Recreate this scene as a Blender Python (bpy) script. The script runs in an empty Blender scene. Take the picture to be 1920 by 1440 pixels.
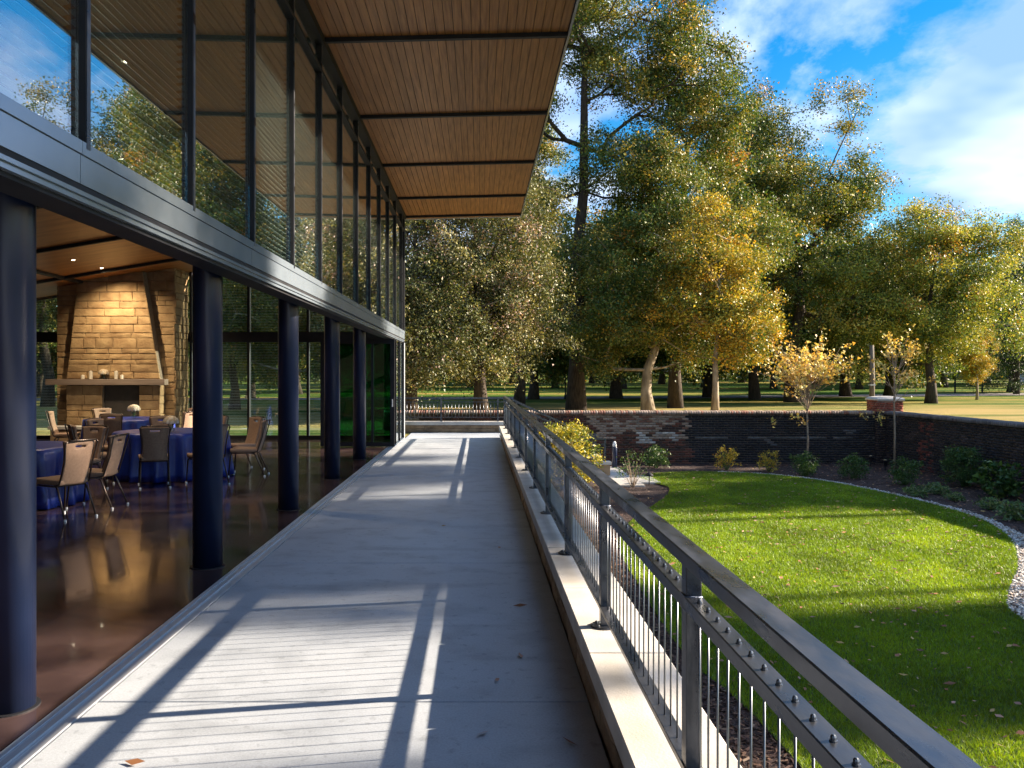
import bpy, bmesh, math, random
import numpy as np
from mathutils import Matrix, Vector
R = math.radians
random.seed(7)
rng = np.random.default_rng(7)
scene = bpy.context.scene
COL = scene.collection

# ------------------------------------------------------------------ camera
cd = bpy.data.cameras.new('camera'); cam = bpy.data.objects.new('camera', cd); COL.objects.link(cam)
cam.location = (0, 0, 1.7); cam.rotation_euler = (R(90), 0, 0)
cd.sensor_width = 36.0; cd.lens = 29.8
cd.shift_x = 0.0323; cd.shift_y = -0.0089
cd.clip_start = 0.05; cd.clip_end = 3000
scene.camera = cam

# ------------------------------------------------------------------ sky, sun, exposure
SUN_DIR = Vector((1.0, 0.18, 0.40)).normalized()          # towards the sun
SUN_EL = math.asin(SUN_DIR.z); SUN_AZ = math.atan2(SUN_DIR.x, SUN_DIR.y)
world = bpy.data.worlds.new('World'); scene.world = world; world.use_nodes = True
nt = world.node_tree; nt.nodes.clear()
def N(t, tree=None, **kw):
    n = (tree or nt).nodes.new(t)
    for k, v in kw.items(): setattr(n, k, v)
    return n
out = N('ShaderNodeOutputWorld'); bg = N('ShaderNodeBackground'); bg.inputs['Strength'].default_value = 0.05
sky = N('ShaderNodeTexSky', sky_type='NISHITA'); sky.sun_disc = False
sky.sun_elevation = SUN_EL; sky.sun_rotation = SUN_AZ; sky.air_density = 1.0; sky.dust_density = 0.2; sky.ozone_density = 2.5
tc = N('ShaderNodeTexCoord'); sep = N('ShaderNodeSeparateXYZ')
L = nt.links.new
L(tc.outputs['Generated'], sep.inputs[0])
zz = N('ShaderNodeMath', operation='ADD'); L(sep.outputs['Z'], zz.inputs[0]); zz.inputs[1].default_value = 0.22
zm = N('ShaderNodeMath', operation='MAXIMUM'); L(zz.outputs[0], zm.inputs[0]); zm.inputs[1].default_value = 0.05
dx = N('ShaderNodeMath', operation='DIVIDE'); L(sep.outputs['X'], dx.inputs[0]); L(zm.outputs[0], dx.inputs[1])
dy = N('ShaderNodeMath', operation='DIVIDE'); L(sep.outputs['Y'], dy.inputs[0]); L(zm.outputs[0], dy.inputs[1])
cmb = N('ShaderNodeCombineXYZ'); L(dx.outputs[0], cmb.inputs[0]); L(dy.outputs[0], cmb.inputs[1]); cmb.inputs[2].default_value = 0.0
mp = N('ShaderNodeMapping'); L(cmb.outputs[0], mp.inputs[0]); mp.inputs['Location'].default_value = (2.2, 6.6, 0.0)
n1 = N('ShaderNodeTexNoise'); n1.inputs['Scale'].default_value = 0.95; n1.inputs['Detail'].default_value = 13; n1.inputs['Roughness'].default_value = 0.58
n1.inputs['Distortion'].default_value = 0.25
L(mp.outputs[0], n1.inputs['Vector'])
rp = N('ShaderNodeValToRGB'); rp.color_ramp.elements[0].position = 0.475; rp.color_ramp.elements[1].position = 0.535
L(n1.outputs['Fac'], rp.inputs[0])
n2 = N('ShaderNodeTexNoise'); n2.inputs['Scale'].default_value = 1.5; n2.inputs['Detail'].default_value = 4
mp2 = N('ShaderNodeMapping'); L(cmb.outputs[0], mp2.inputs[0]); mp2.inputs['Location'].default_value = (1.3, 5.7, 2.0); L(mp2.outputs[0], n2.inputs['Vector'])
cr2 = N('ShaderNodeValToRGB'); cr2.color_ramp.elements[0].position = 0.40; cr2.color_ramp.elements[1].position = 0.60
cr2.color_ramp.elements[0].color = (1.8, 3.1, 5.6, 1); cr2.color_ramp.elements[1].color = (5.2, 6.0, 7.2, 1)
L(n2.outputs['Fac'], cr2.inputs[0])
hsv = N('ShaderNodeHueSaturation'); hsv.inputs['Saturation'].default_value = 1.5; L(sky.outputs[0], hsv.inputs['Color'])
mx = N('ShaderNodeMixRGB'); L(rp.outputs[0], mx.inputs[0]); L(hsv.outputs[0], mx.inputs[1]); L(cr2.outputs[0], mx.inputs[2])
L(mx.outputs[0], bg.inputs['Color']); L(bg.outputs[0], out.inputs['Surface'])

sd = bpy.data.lights.new('sun', 'SUN'); sd.energy = 5.0; sd.angle = R(0.5); sd.color = (1.0, 0.83, 0.63)
sun = bpy.data.objects.new('sun', sd); COL.objects.link(sun); sun.location = (40, 8, 30)
sun.rotation_euler = (-SUN_DIR).to_track_quat('-Z', 'Y').to_euler()
vs = scene.view_settings
vs.view_transform = 'Standard'; vs.look = 'None'; vs.gamma = 1.0; vs.exposure = 2.15; vs.use_curve_mapping = False
scene.render.film_transparent = False
cy = scene.cycles
cy.max_bounces = 8; cy.diffuse_bounces = 3; cy.glossy_bounces = 4; cy.transmission_bounces = 4; cy.transparent_max_bounces = 24
cy.sample_clamp_indirect = 6.0; cy.caustics_reflective = False; cy.caustics_refractive = False
cy.use_denoising = True

# ------------------------------------------------------------------ object helpers
W = {}
def link(o, parent=None, loc=(0, 0, 0)):
    COL.objects.link(o); o.location = loc; W[o.name] = Vector(loc)
    if parent is not None:
        o.parent = parent; o.matrix_parent_inverse = Matrix.Translation(-W[parent.name])
    return o
def tag(o, label=None, cat=None, group=None, kind=None):
    if label: o['label'] = label
    if cat: o['category'] = cat
    if group: o['group'] = group
    if kind: o['kind'] = kind
    return o
def empty(name, loc, label=None, cat=None, group=None):
    o = bpy.data.objects.new(name, None); o.empty_display_size = 0.2
    link(o, None, loc); return tag(o, label, cat, group)
class MB:
    """collects shapes into one mesh"""
    def __init__(s): s.v = []; s.f = []; s.n = 0
    def add(s, v, f):
        s.v.extend([tuple(p) for p in v]); s.f.extend([tuple(i + s.n for i in q) for q in f]); s.n += len(v); return s
    def box(s, x0, x1, y0, y1, z0, z1):
        v = [(x0,y0,z0),(x1,y0,z0),(x1,y1,z0),(x0,y1,z0),(x0,y0,z1),(x1,y0,z1),(x1,y1,z1),(x0,y1,z1)]
        return s.add(v, [(0,3,2,1),(4,5,6,7),(0,1,5,4),(1,2,6,5),(2,3,7,6),(3,0,4,7)])
    def hexa(s, v8):
        return s.add(v8, [(0,3,2,1),(4,5,6,7),(0,1,5,4),(1,2,6,5),(2,3,7,6),(3,0,4,7)])
    def tube(s, pts, rad, n=8, cap=True):
        pts = [Vector(p) for p in pts]; rad = rad if isinstance(rad, (list, tuple)) else [rad] * len(pts)
        rings = []; prev = None
        for i, p in enumerate(pts):
            d = (pts[min(i + 1, len(pts) - 1)] - pts[max(i - 1, 0)]).normalized()
            a = prev if prev is not None else (Vector((1, 0, 0)) if abs(d.x) < .8 else Vector((0, 1, 0)))
            a = (a - d * a.dot(d)).normalized(); b = d.cross(a); prev = a
            rings.append([p + (a * math.cos(2*math.pi*k/n) + b * math.sin(2*math.pi*k/n)) * rad[i] for k in range(n)])
        v = [q for r in rings for q in r]; f = []
        for i in range(len(pts) - 1):
            for k in range(n):
                f.append((i*n+k, i*n+(k+1) % n, (i+1)*n+(k+1) % n, (i+1)*n+k))
        if cap:
            f.append(tuple(range(n))[::-1]); f.append(tuple(range((len(pts)-1)*n, len(pts)*n)))
        return s.add(v, f)
    def lathe(s, prof, n=24, c=(0, 0, 0), wob=None):
        v = []; f = []
        for i, (r, z) in enumerate(prof):
            for k in range(n):
                a = 2*math.pi*k/n; rr = r * (wob(a, i) if wob else 1)
                v.append((c[0] + rr*math.cos(a), c[1] + rr*math.sin(a), c[2] + z))
        for i in range(len(prof) - 1):
            for k in range(n): f.append((i*n+k, i*n+(k+1) % n, (i+1)*n+(k+1) % n, (i+1)*n+k))
        f.append(tuple(range(n))[::-1]); f.append(tuple(range((len(prof)-1)*n, len(prof)*n)))
        return s.add(v, f)
    def mesh(s, name, mat, smooth=False):
        me = bpy.data.meshes.new(name); me.from_pydata(s.v, [], s.f)
        if mat: me.materials.append(mat)
        if smooth:
            me.polygons.foreach_set('use_smooth', [True] * len(me.polygons))
        me.update(); return me
    def obj(s, name, mat, parent=None, loc=(0, 0, 0), smooth=False):
        return link(bpy.data.objects.new(name, s.mesh(name, mat, smooth)), parent, loc)
def bevel_mesh(me, w, seg=2):
    bm = bmesh.new(); bm.from_mesh(me)
    bmesh.ops.bevel(bm, geom=list(bm.edges), offset=w, segments=seg, affect='EDGES', profile=0.5)
    bm.to_mesh(me); bm.free(); me.update(); return me
def box(name, x0, x1, y0, y1, z0, z1, mat, parent=None, bev=0):
    """a box piece whose origin is its own centre"""
    c = ((x0+x1)/2, (y0+y1)/2, (z0+z1)/2)
    me = MB().box(x0-c[0], x1-c[0], y0-c[1], y1-c[1], z0-c[2], z1-c[2]).mesh(name, mat)
    if bev: bevel_mesh(me, bev, 1)
    return link(bpy.data.objects.new(name, me), parent, c)
def inst(name, me, loc, parent=None, rz=0, sc=1, rot=None):
    o = link(bpy.data.objects.new(name, me), parent, loc)
    o.rotation_euler = rot if rot else (0, 0, rz); o.scale = (sc, sc, sc) if not isinstance(sc, tuple) else sc
    return o
def npmesh(name, verts, quads, mat, cols=None, smooth=False):
    """large mesh from numpy arrays; quads is (n,k) with k = 3 or 4; cols per face"""
    me = bpy.data.meshes.new(name); nf, k = quads.shape
    me.vertices.add(len(verts)); me.vertices.foreach_set('co', verts.astype(np.float32).ravel())
    me.loops.add(nf*k); me.loops.foreach_set('vertex_index', quads.astype(np.int32).ravel())
    me.polygons.add(nf); me.polygons.foreach_set('loop_start', np.arange(0, nf*k, k, dtype=np.int32))
    try: me.polygons.foreach_set('loop_total', np.full(nf, k, dtype=np.int32))
    except Exception: pass
    if cols is not None:
        at = me.attributes.new('Col', 'FLOAT_COLOR', 'FACE')
        c4 = np.ones((nf, 4), dtype=np.float32); c4[:, :3] = cols
        at.data.foreach_set('color', c4.ravel())
    if mat: me.materials.append(mat)
    me.update(calc_edges=True); me.validate()
    return me

# ------------------------------------------------------------------ materials
MATS = {}
def material(name, c1, c2=None, rough=0.6, metal=0.0, scale=6.0, bump=0.0, bscale=60.0, stretch=(1, 1, 1), spec=0.5, detail=5,
             ramp=(0.35, 0.65), rvar=0.0, coat=0.0, objvar=0.0):
    m = bpy.data.materials.new(name); m.use_nodes = True; t = m.node_tree; t.nodes.clear(); ln = t.links.new
    o = N('ShaderNodeOutputMaterial', t); p = N('ShaderNodeBsdfPrincipled', t); ln(p.outputs[0], o.inputs['Surface'])
    p.inputs['Roughness'].default_value = rough; p.inputs['Metallic'].default_value = metal
    p.inputs['Specular IOR Level'].default_value = spec; p.inputs['Coat Weight'].default_value = coat
    tcn = N('ShaderNodeTexCoord', t); geo = N('ShaderNodeNewGeometry', t)
    mpn = N('ShaderNodeMapping', t); ln(geo.outputs['Position'], mpn.inputs[0]); mpn.inputs['Scale'].default_value = stretch
    no = N('ShaderNodeTexNoise', t); ln(mpn.outputs[0], no.inputs['Vector']); no.inputs['Scale'].default_value = scale; no.inputs['Detail'].default_value = detail
    r = N('ShaderNodeValToRGB', t); ln(no.outputs['Fac'], r.inputs[0])
    r.color_ramp.elements[0].position, r.color_ramp.elements[1].position = ramp
    r.color_ramp.elements[0].color = (*c1, 1); r.color_ramp.elements[1].color = (*(c2 or c1), 1)
    col = r.outputs[0]
    if objvar:
        oi = N('ShaderNodeObjectInfo', t); mr = N('ShaderNodeMapRange', t); ln(oi.outputs['Random'], mr.inputs[0])
        mr.inputs[3].default_value = 1 - objvar; mr.inputs[4].default_value = 1 + objvar
        hs = N('ShaderNodeHueSaturation', t); ln(col, hs.inputs['Color']); ln(mr.outputs[0], hs.inputs['Value']); col = hs.outputs[0]
    ln(col, p.inputs['Base Color'])
    if rvar:
        rr = N('ShaderNodeMapRange', t); ln(no.outputs['Fac'], rr.inputs[0]); rr.inputs[1].default_value = .3; rr.inputs[2].default_value = .7
        rr.inputs[3].default_value = max(rough - rvar, 0.02); rr.inputs[4].default_value = rough + rvar; ln(rr.outputs[0], p.inputs['Roughness'])
    if bump:
        nb = N('ShaderNodeTexNoise', t); ln(mpn.outputs[0], nb.inputs['Vector']); nb.inputs['Scale'].default_value = bscale; nb.inputs['Detail'].default_value = 4
        b = N('ShaderNodeBump', t); b.inputs['Strength'].default_value = bump; b.inputs['Distance'].default_value = 0.02
        ln(nb.outputs['Fac'], b.inputs['Height']); ln(b.outputs[0], p.inputs['Normal'])
    MATS[name] = m
    return m
def leaf_material(name, transl=0.35, rough=0.55, tint=(1.25, 1.1, 0.5)):
    m = bpy.data.materials.new(name); m.use_nodes = True; t = m.node_tree; t.nodes.clear(); ln = t.links.new
    o = N('ShaderNodeOutputMaterial', t); p = N('ShaderNodeBsdfPrincipled', t); p.inputs['Roughness'].default_value = rough
    p.inputs['Specular IOR Level'].default_value = 0.4
    a = N('ShaderNodeAttribute', t); a.attribute_name = 'Col'
    ln(a.outputs['Color'], p.inputs['Base Color'])
    tr = N('ShaderNodeBsdfTranslucent', t); mm = N('ShaderNodeMixRGB', t); mm.blend_type = 'MULTIPLY'; mm.inputs[0].default_value = 1
    ln(a.outputs['Color'], mm.inputs[1]); mm.inputs[2].default_value = (*tint, 1); ln(mm.outputs[0], tr.inputs['Color'])
    mxs = N('ShaderNodeMixShader', t); mxs.inputs[0].default_value = transl
    ln(p.outputs[0], mxs.inputs[1]); ln(tr.outputs[0], mxs.inputs[2]); ln(mxs.outputs[0], o.inputs['Surface'])
    return m
def glass_material(name, ior=1.6, tint=(0.85, 0.92, 0.9), refl=(1, 1, 1)):
    m = bpy.data.materials.new(name); m.use_nodes = True; t = m.node_tree; t.nodes.clear(); ln = t.links.new
    o = N('ShaderNodeOutputMaterial', t); g = N('ShaderNodeBsdfGlossy', t); g.inputs['Roughness'].default_value = 0.0; g.inputs['Color'].default_value = (*refl, 1)
    tr = N('ShaderNodeBsdfTransparent', t); tr.inputs['Color'].default_value = (*tint, 1)
    # angle of the surface to the ray, the same from either side
    lw = N('ShaderNodeLayerWeight', t); lw.inputs['Blend'].default_value = 0.5
    pw = N('ShaderNodeMath', t, operation='POWER'); ln(lw.outputs['Facing'], pw.inputs[0]); pw.inputs[1].default_value = 4.0
    r0 = ((ior - 1) / (ior + 1)) ** 2
    mr = N('ShaderNodeMapRange', t); ln(pw.outputs[0], mr.inputs[0]); mr.inputs[3].default_value = min(2*r0, .9); mr.inputs[4].default_value = 1.0
    ms = N('ShaderNodeMixShader', t); ln(mr.outputs[0], ms.inputs[0]); ln(tr.outputs[0], ms.inputs[1]); ln(g.outputs[0], ms.inputs[2]); ln(ms.outputs[0], o.inputs['Surface'])
    return m
def emit_material(name, col, s):
    m = bpy.data.materials.new(name); m.use_nodes = True; t = m.node_tree; t.nodes.clear()
    o = N('ShaderNodeOutputMaterial', t); e = N('ShaderNodeEmission', t); e.inputs[0].default_value = (*col, 1); e.inputs[1].default_value = s
    t.links.new(e.outputs[0], o.inputs['Surface']); return m

def concrete_material():
    m = material('concrete', (0.325, 0.365, 0.425), (0.410, 0.450, 0.505), rough=0.72, scale=0.8, bump=0.10, bscale=160, rvar=0.10, detail=10, ramp=(.3, .7))
    t = m.node_tree; ln = t.links.new; p = [n for n in t.nodes if n.type == 'BSDF_PRINCIPLED'][0]; base = p.inputs['Base Color'].links[0].from_socket
    geo = [n for n in t.nodes if n.type == 'NEW_GEOMETRY'][0]
    def layer(sc, lo, hi, k, stretch=(1, 1, 1), det=6):
        nonlocal base
        mp_ = N('ShaderNodeMapping', t); mp_.inputs['Scale'].default_value = stretch; ln(geo.outputs['Position'], mp_.inputs[0])
        n_ = N('ShaderNodeTexNoise', t); n_.inputs['Scale'].default_value = sc; n_.inputs['Detail'].default_value = det; ln(mp_.outputs[0], n_.inputs['Vector'])
        r_ = N('ShaderNodeMapRange', t); ln(n_.outputs['Fac'], r_.inputs[0]); r_.inputs[1].default_value = lo; r_.inputs[2].default_value = hi; r_.inputs[3].default_value = k; r_.inputs[4].default_value = 1.0
        x_ = N('ShaderNodeMixRGB', t); x_.blend_type = 'MULTIPLY'; x_.inputs[0].default_value = 1; ln(base, x_.inputs[1]); ln(r_.outputs[0], x_.inputs[2]); base = x_.outputs[0]
    layer(3.2, .33, .50, .86); layer(90, .25, .62, .80, det=3); layer(1.3, .30, .42, .80, (.5, 2.2, 1)); layer(14, .30, .40, .78, (1, 1, 1), 8)
    ln(base, p.inputs['Base Color']); return m
concrete = concrete_material()
cap_stone = material('cap_stone', (0.45, 0.43, 0.40), (0.57, 0.55, 0.52), rough=0.7, scale=3.5, bump=0.10, bscale=90, detail=8, objvar=0.06)
wall_stone = material('wall_stone', (0.20, 0.13, 0.075), (0.36, 0.25, 0.15), rough=0.85, scale=5, bump=0.6, bscale=26, objvar=0.18)
chim_stone = material('chimney_stone', (0.30, 0.19, 0.095), (0.46, 0.32, 0.17), rough=0.85, scale=4, bump=0.7, bscale=20, objvar=0.16)
mortar = material('mortar', (0.20, 0.16, 0.12), (0.28, 0.23, 0.18), rough=0.95, scale=20)
polished = material('polished_floor', (0.020, 0.014, 0.017), (0.085, 0.055, 0.054), rough=0.15, scale=1.5, bump=0.02, bscale=9, rvar=0.05, detail=9, spec=0.75, coat=0.2)
col_paint = material('column_paint', (0.007, 0.014, 0.042), (0.011, 0.019, 0.054), rough=0.32, scale=3, bump=0.015, bscale=30, spec=0.6)
dark_metal = material('dark_metal', (0.010, 0.011, 0.015), (0.018, 0.019, 0.024), rough=0.6, scale=4, metal=0.0, spec=0.3)
fascia_metal = material('fascia_metal', (0.25, 0.31, 0.39), (0.30, 0.36, 0.44), rough=0.18, metal=0.45, scale=1.5, rvar=0.05, bump=0.01, bscale=3)
silver = material('mill_aluminium', (0.58, 0.63, 0.70), (0.66, 0.71, 0.77), rough=0.36, metal=0.45, scale=9, stretch=(8, 1, 8))
rail_metal = material('rail_steel', (0.055, 0.062, 0.078), (0.11, 0.115, 0.13), rough=0.34, metal=0.75, scale=11, bump=0.05, bscale=50, rvar=0.14, stretch=(1, .35, 1), detail=9)
rod_steel = material('stainless_rod', (0.20, 0.22, 0.25), rough=0.32, metal=0.9)
plank_wood = material('soffit_wood', (0.31, 0.115, 0.028), (0.50, 0.21, 0.060), rough=0.5, scale=2.2, stretch=(14, .7, 4), objvar=0.10, bump=0.05, bscale=8)
ceil_wood = material('ceiling_wood', (0.30, 0.115, 0.025), (0.42, 0.18, 0.045), rough=0.4, scale=1.1, stretch=(1, 5, 1), objvar=0.05)
white_paint = material('white_paint', (0.75, 0.74, 0.72), rough=0.5)
blind_mat = material('blind_slat', (0.72, 0.74, 0.78), (0.78, 0.80, 0.82), rough=0.5, scale=2)
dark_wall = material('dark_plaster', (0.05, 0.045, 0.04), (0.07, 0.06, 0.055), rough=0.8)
glass = glass_material('window_glass', 2.3)
glass_clear = glass_material('clear_glass', 1.4)
glass_green = glass_material('green_glass', 1.4, tint=(0.32, 0.62, 0.46))
brick_dark = material('brick_dark', (0.016, 0.014, 0.017), (0.05, 0.034, 0.034), rough=0.85, scale=7, bump=0.4, bscale=60)
mulch_mat = material('mulch', (0.022, 0.012, 0.011), (0.055, 0.030, 0.026), rough=0.95, scale=30, bump=1.0, bscale=70)
soil_lawn = material('lawn_soil', (0.018, 0.045, 0.008), (0.035, 0.075, 0.012), rough=0.95, scale=3)
fabric = material('taupe_fabric', (0.26, 0.17, 0.12), (0.32, 0.215, 0.155), rough=0.85, scale=40, bump=0.15, bscale=300)
cloth_blue = material('blue_cloth', (0.006, 0.022, 0.20), (0.010, 0.035, 0.27), rough=0.38, scale=5, spec=0.6)
bark_dark = material('bark_dark', (0.030, 0.022, 0.016), (0.075, 0.055, 0.040), rough=0.95, scale=5, stretch=(3, 3, .6), bump=0.9, bscale=9)
bark_pale = material('bark_pale', (0.16, 0.125, 0.085), (0.36, 0.30, 0.22), rough=0.9, scale=2.5, stretch=(2, 2, .7), bump=0.5, bscale=8)
bark_grey = material('bark_grey', (0.09, 0.075, 0.06), (0.16, 0.14, 0.115), rough=0.9, scale=4, stretch=(3, 3, .6), bump=0.8, bscale=9)
twig_mat = material('twig', (0.22, 0.16, 0.11), (0.32, 0.25, 0.18), rough=0.8, scale=10)
leaf_mat = leaf_material('foliage', .24, .5)
grass_mat = leaf_material('grass_blade', 0.35, 0.5, (1.2, 1.05, .4))
dry_leaf = leaf_material('dry_leaf', 0.15, 0.7, (1.1, .9, .6))
chip_mat = leaf_material('bark_chip', 0.0, 0.9)
brick_mat = leaf_material('brick', 0.0, 0.85)
pebble_mat = leaf_material('pebble', 0.0, 0.7)
lamp_glass = emit_material('lit_lamp', (1.0, 0.85, 0.6), 6.0)
flower_mat = leaf_material('petal', 0.2, 0.6, (1, 1, .9))

# ------------------------------------------------------------------ ground of the park
GZ = -1.05                                             # level of the sunken garden
def park_z(x, y):
    d = np.hypot(x, y)
    return 0.02 + np.clip((d - 60) / 90, 0, 1) ** 1.3 * 1.25 + np.clip((d - 150) / 700, 0, 1) * 2.0
def grid(xs, ys):
    X, Y = np.meshgrid(np.array(xs, float), np.array(ys, float)); v = np.stack([X, Y, park_z(X, Y)], -1).reshape(-1, 3)
    nx = len(xs); i = np.arange(len(ys)-1)[:, None]*nx + np.arange(nx-1)[None, :]
    q = np.stack([i, i+1, i+1+nx, i+nx], -1).reshape(-1, 4); return v, q
def geo_space(a, b, n, p=2.2):
    t = np.linspace(0, 1, n); return a + (b-a)*t**p
vv, qq, off = [], [], 0
xr = geo_space(12.95, 1200, 30); xl = geo_space(-15.5, -1200, 30)
xs_n = np.concatenate([xl[::-1], np.linspace(-15.5, 12.95, 16)[1:-1], xr])
for xs, ys in ((xs_n, geo_space(26.75, 1500, 44)), (xr, np.linspace(-300, 26.75, 24)), (xl[::-1], np.linspace(-300, 26.75, 24))):
    v, q = grid(xs, ys); vv.append(v); qq.append(q + off); off += len(v)
pm = bpy.data.materials.new('park_grass'); pm.use_nodes = True; t = pm.node_tree; p = t.nodes['Principled BSDF']; p.inputs['Roughness'].default_value = 1.0; p.inputs['Specular IOR Level'].default_value = 0.05
g = N('ShaderNodeNewGeometry', t); m1 = N('ShaderNodeMapping', t); m1.inputs['Scale'].default_value = (0.05, 0.22, 1); t.links.new(g.outputs['Position'], m1.inputs[0])
a1 = N('ShaderNodeTexNoise', t); a1.inputs['Scale'].default_value = 1.0; a1.inputs['Detail'].default_value = 8; a1.inputs['Roughness'].default_value = .65; t.links.new(m1.outputs[0], a1.inputs['Vector'])
r1 = N('ShaderNodeValToRGB', t); t.links.new(a1.outputs['Fac'], r1.inputs[0])
e = r1.color_ramp.elements; e[0].position = .40; e[0].color = (0.030, 0.085, 0.012, 1); e[1].position = .62; e[1].color = (0.26, 0.19, 0.055, 1)  # green and tan patches, doubling as painted tree shade and sunlit streaks
e2 = r1.color_ramp.elements.new(.5); e2.color = (0.085, 0.13, 0.018, 1)
# dry leaf litter lying under the trees next to the garden wall
sy = N('ShaderNodeSeparateXYZ', t); t.links.new(g.outputs['Position'], sy.inputs[0])
ly_ = N('ShaderNodeMapRange', t); t.links.new(sy.outputs['Y'], ly_.inputs[0]); ly_.inputs[1].default_value = 56; ly_.inputs[2].default_value = 40; ly_.inputs[3].default_value = 0; ly_.inputs[4].default_value = .75
la = N('ShaderNodeMath', t, operation='MULTIPLY'); t.links.new(ly_.outputs[0], la.inputs[0])
lr = N('ShaderNodeMapRange', t); t.links.new(a1.outputs['Fac'], lr.inputs[0]); lr.inputs[1].default_value = .38; lr.inputs[2].default_value = .52; t.links.new(lr.outputs[0], la.inputs[1])
lm = N('ShaderNodeMixRGB', t); t.links.new(la.outputs[0], lm.inputs[0]); t.links.new(r1.outputs[0], lm.inputs[1]); lm.inputs[2].default_value = (.38, .28, .12, 1)
t.links.new(lm.outputs[0], p.inputs['Base Color'])
b1 = N('ShaderNodeTexNoise', t); b1.inputs['Scale'].default_value = 14; t.links.new(g.outputs['Position'], b1.inputs['Vector'])
bb = N('ShaderNodeBump', t); bb.inputs['Strength'].default_value = .8; bb.inputs['Distance'].default_value = .08; t.links.new(b1.outputs['Fac'], bb.inputs['Height']); t.links.new(bb.outputs[0], p.inputs['Normal'])
tag(link(bpy.data.objects.new('park_ground', npmesh('park_ground', np.concatenate(vv), np.concatenate(qq), pm, smooth=True))), kind='structure')
# asphalt path through the park
asphalt = material('asphalt', (0.13, 0.12, 0.125), (0.20, 0.18, 0.175), rough=.9, scale=4, bump=.2, bscale=60)
pv = []; pq = []
for i in range(41):
    x = -60 + i*4.0; yc = 63 + 10*math.sin(x*0.021 - .3) - x*0.06
    for s in (-2.4, 2.4): pv.append((x, yc + s, float(park_z(x, yc + s)) + .03))
for i in range(40): pq.append((2*i, 2*i+2, 2*i+3, 2*i+1))
me = bpy.data.meshes.new('park_path'); me.from_pydata(pv, [], pq); me.materials.append(asphalt)
tag(link(bpy.data.objects.new('park_path', me)), kind='structure')
# paving strip north of the pavilion
tag(box('north_lawn', -15.5, 0.50, 22.85, 26.3, -0.4, -0.02, pm), kind='structure')

# ------------------------------------------------------------------ terrace walkway
X0, X1 = -1.985, 0.575
walk = empty('walkway', (0, 0, -0.3)); walk['kind'] = 'structure'
tag(box('walkway_bed', X0, X1 + .3, -6, 25.0, -1.2, -0.06, mortar, walk))
ys = [-6, 1.16, 4.41, 7.66, 10.9, 14.15, 17.4, 20.65, 24.97]
for a, b in zip(ys[:-1], ys[1:]):
    box('slab', X0 + .004, X1 - .004, a + .006, b - .006, -0.055, 0.0, concrete, walk, bev=0.004)
# landing slab at the stair head
box('landing', X1 + .004, 1.30, 23.22, 24.97, -0.055, 0.0, concrete, walk, bev=0.004)
# ------------------------------------------------------------------ low stone walls with cap stones
def stone_face(parent, mat, length_axis, u0, u1, z0, z1, face, depth, sgn, hs=(.07, .12), ls=(.22, .5), gap=.007, prefix='stone', rel=.012, edge=None):
    """courses of rough stones on a wall face. length_axis 'x' or 'y'; face = coordinate of the face, sgn = outward direction"""
    z = z0
    while z < z1 - .02:
        h = min(random.uniform(*hs), z1 - z)
        if z1 - z - h < .04: h = z1 - z
        lo, hi = (edge(z + h/2) if edge else (u0, u1)); u = lo
        while u < hi - .02:
            l = random.uniform(*ls)
            if hi - u - l < ls[0]*.6: l = hi - u
            pr = random.uniform(0, rel)
            e0 = edge(z)[0] - edge(z + h/2)[0] if (edge and u == lo) else 0; e1 = edge(z + h)[0] - edge(z + h/2)[0] if (edge and u == lo) else 0
            f0 = edge(z)[1] - edge(z + h/2)[1] if (edge and u + l >= hi - 1e-6) else 0; f1 = edge(z + h)[1] - edge(z + h/2)[1] if (edge and u + l >= hi - 1e-6) else 0
            a, b = u + gap/2, u + l - gap/2; zz0, zz1 = z + gap/2, z + h - gap/2
            cu, cz = (a + b)/2, (zz0 + zz1)/2
            def P(uu, dd, z_): 
                d_ = sgn * dd
                return (uu - cu, d_, z_ - cz) if length_axis == 'x' else (d_, uu - cu, z_ - cz)
            J = lambda: random.uniform(-.006, .006)
            bk = [P(a + e0, -depth, zz0), P(b + f0, -depth, zz0), P(b + f1, -depth, zz1), P(a + e1, -depth, zz1)]
            md = [P(a + e0, pr - .008, zz0), P(b + f0, pr - .008, zz0), P(b + f1, pr - .008, zz1), P(a + e1, pr - .008, zz1)]
            i_ = min(.014, h*.2, l*.2)
            fr = [P(a + e0 + i_, pr + J(), zz0 + i_), P(b + f0 - i_, pr + J(), zz0 + i_), P(b + f1 - i_, pr + J(), zz1 - i_), P(a + e1 + i_, pr + J(), zz1 - i_)]
            v = bk + md + fr; cm = np.mean(np.array(fr), 0); cm[1 if length_axis == 'x' else 0] += sgn*random.uniform(.002, .012); v.append(tuple(cm))
            f = []
            for r in (0, 4):
                for k in range(4): f.append((r+k, r+(k+1) % 4, r+4+(k+1) % 4, r+4+k))
            for k in range(4): f.append((8+k, 8+(k+1) % 4, 12))
            if (length_axis == 'x') == (sgn > 0): f = [q[::-1] for q in f]
            m_ = bpy.data.meshes.new(prefix); m_.from_pydata(v, [], f); m_.materials.append(mat)
            link(bpy.data.objects.new(prefix, m_), parent, (cu, face, cz) if length_axis == 'x' else (face, cu, cz))
            u += l
        z += h
CZ = 0.32
side = empty('low_stone_wall', (0.75, 11, 0), 'low stone wall with pale cap stones carrying the long steel railing', 'wall')
box('wall_core', X1 + .02, 0.90, -2, 22.95, -1.3, .20, mortar, side)
stone_face(side, wall_stone, 'y', 0.6, 22.95, 0.0, .215, X1 + .004, .03, -1, hs=(.10, .11), ls=(.3, .55))
y = 4.21 - 1.28*5
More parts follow.
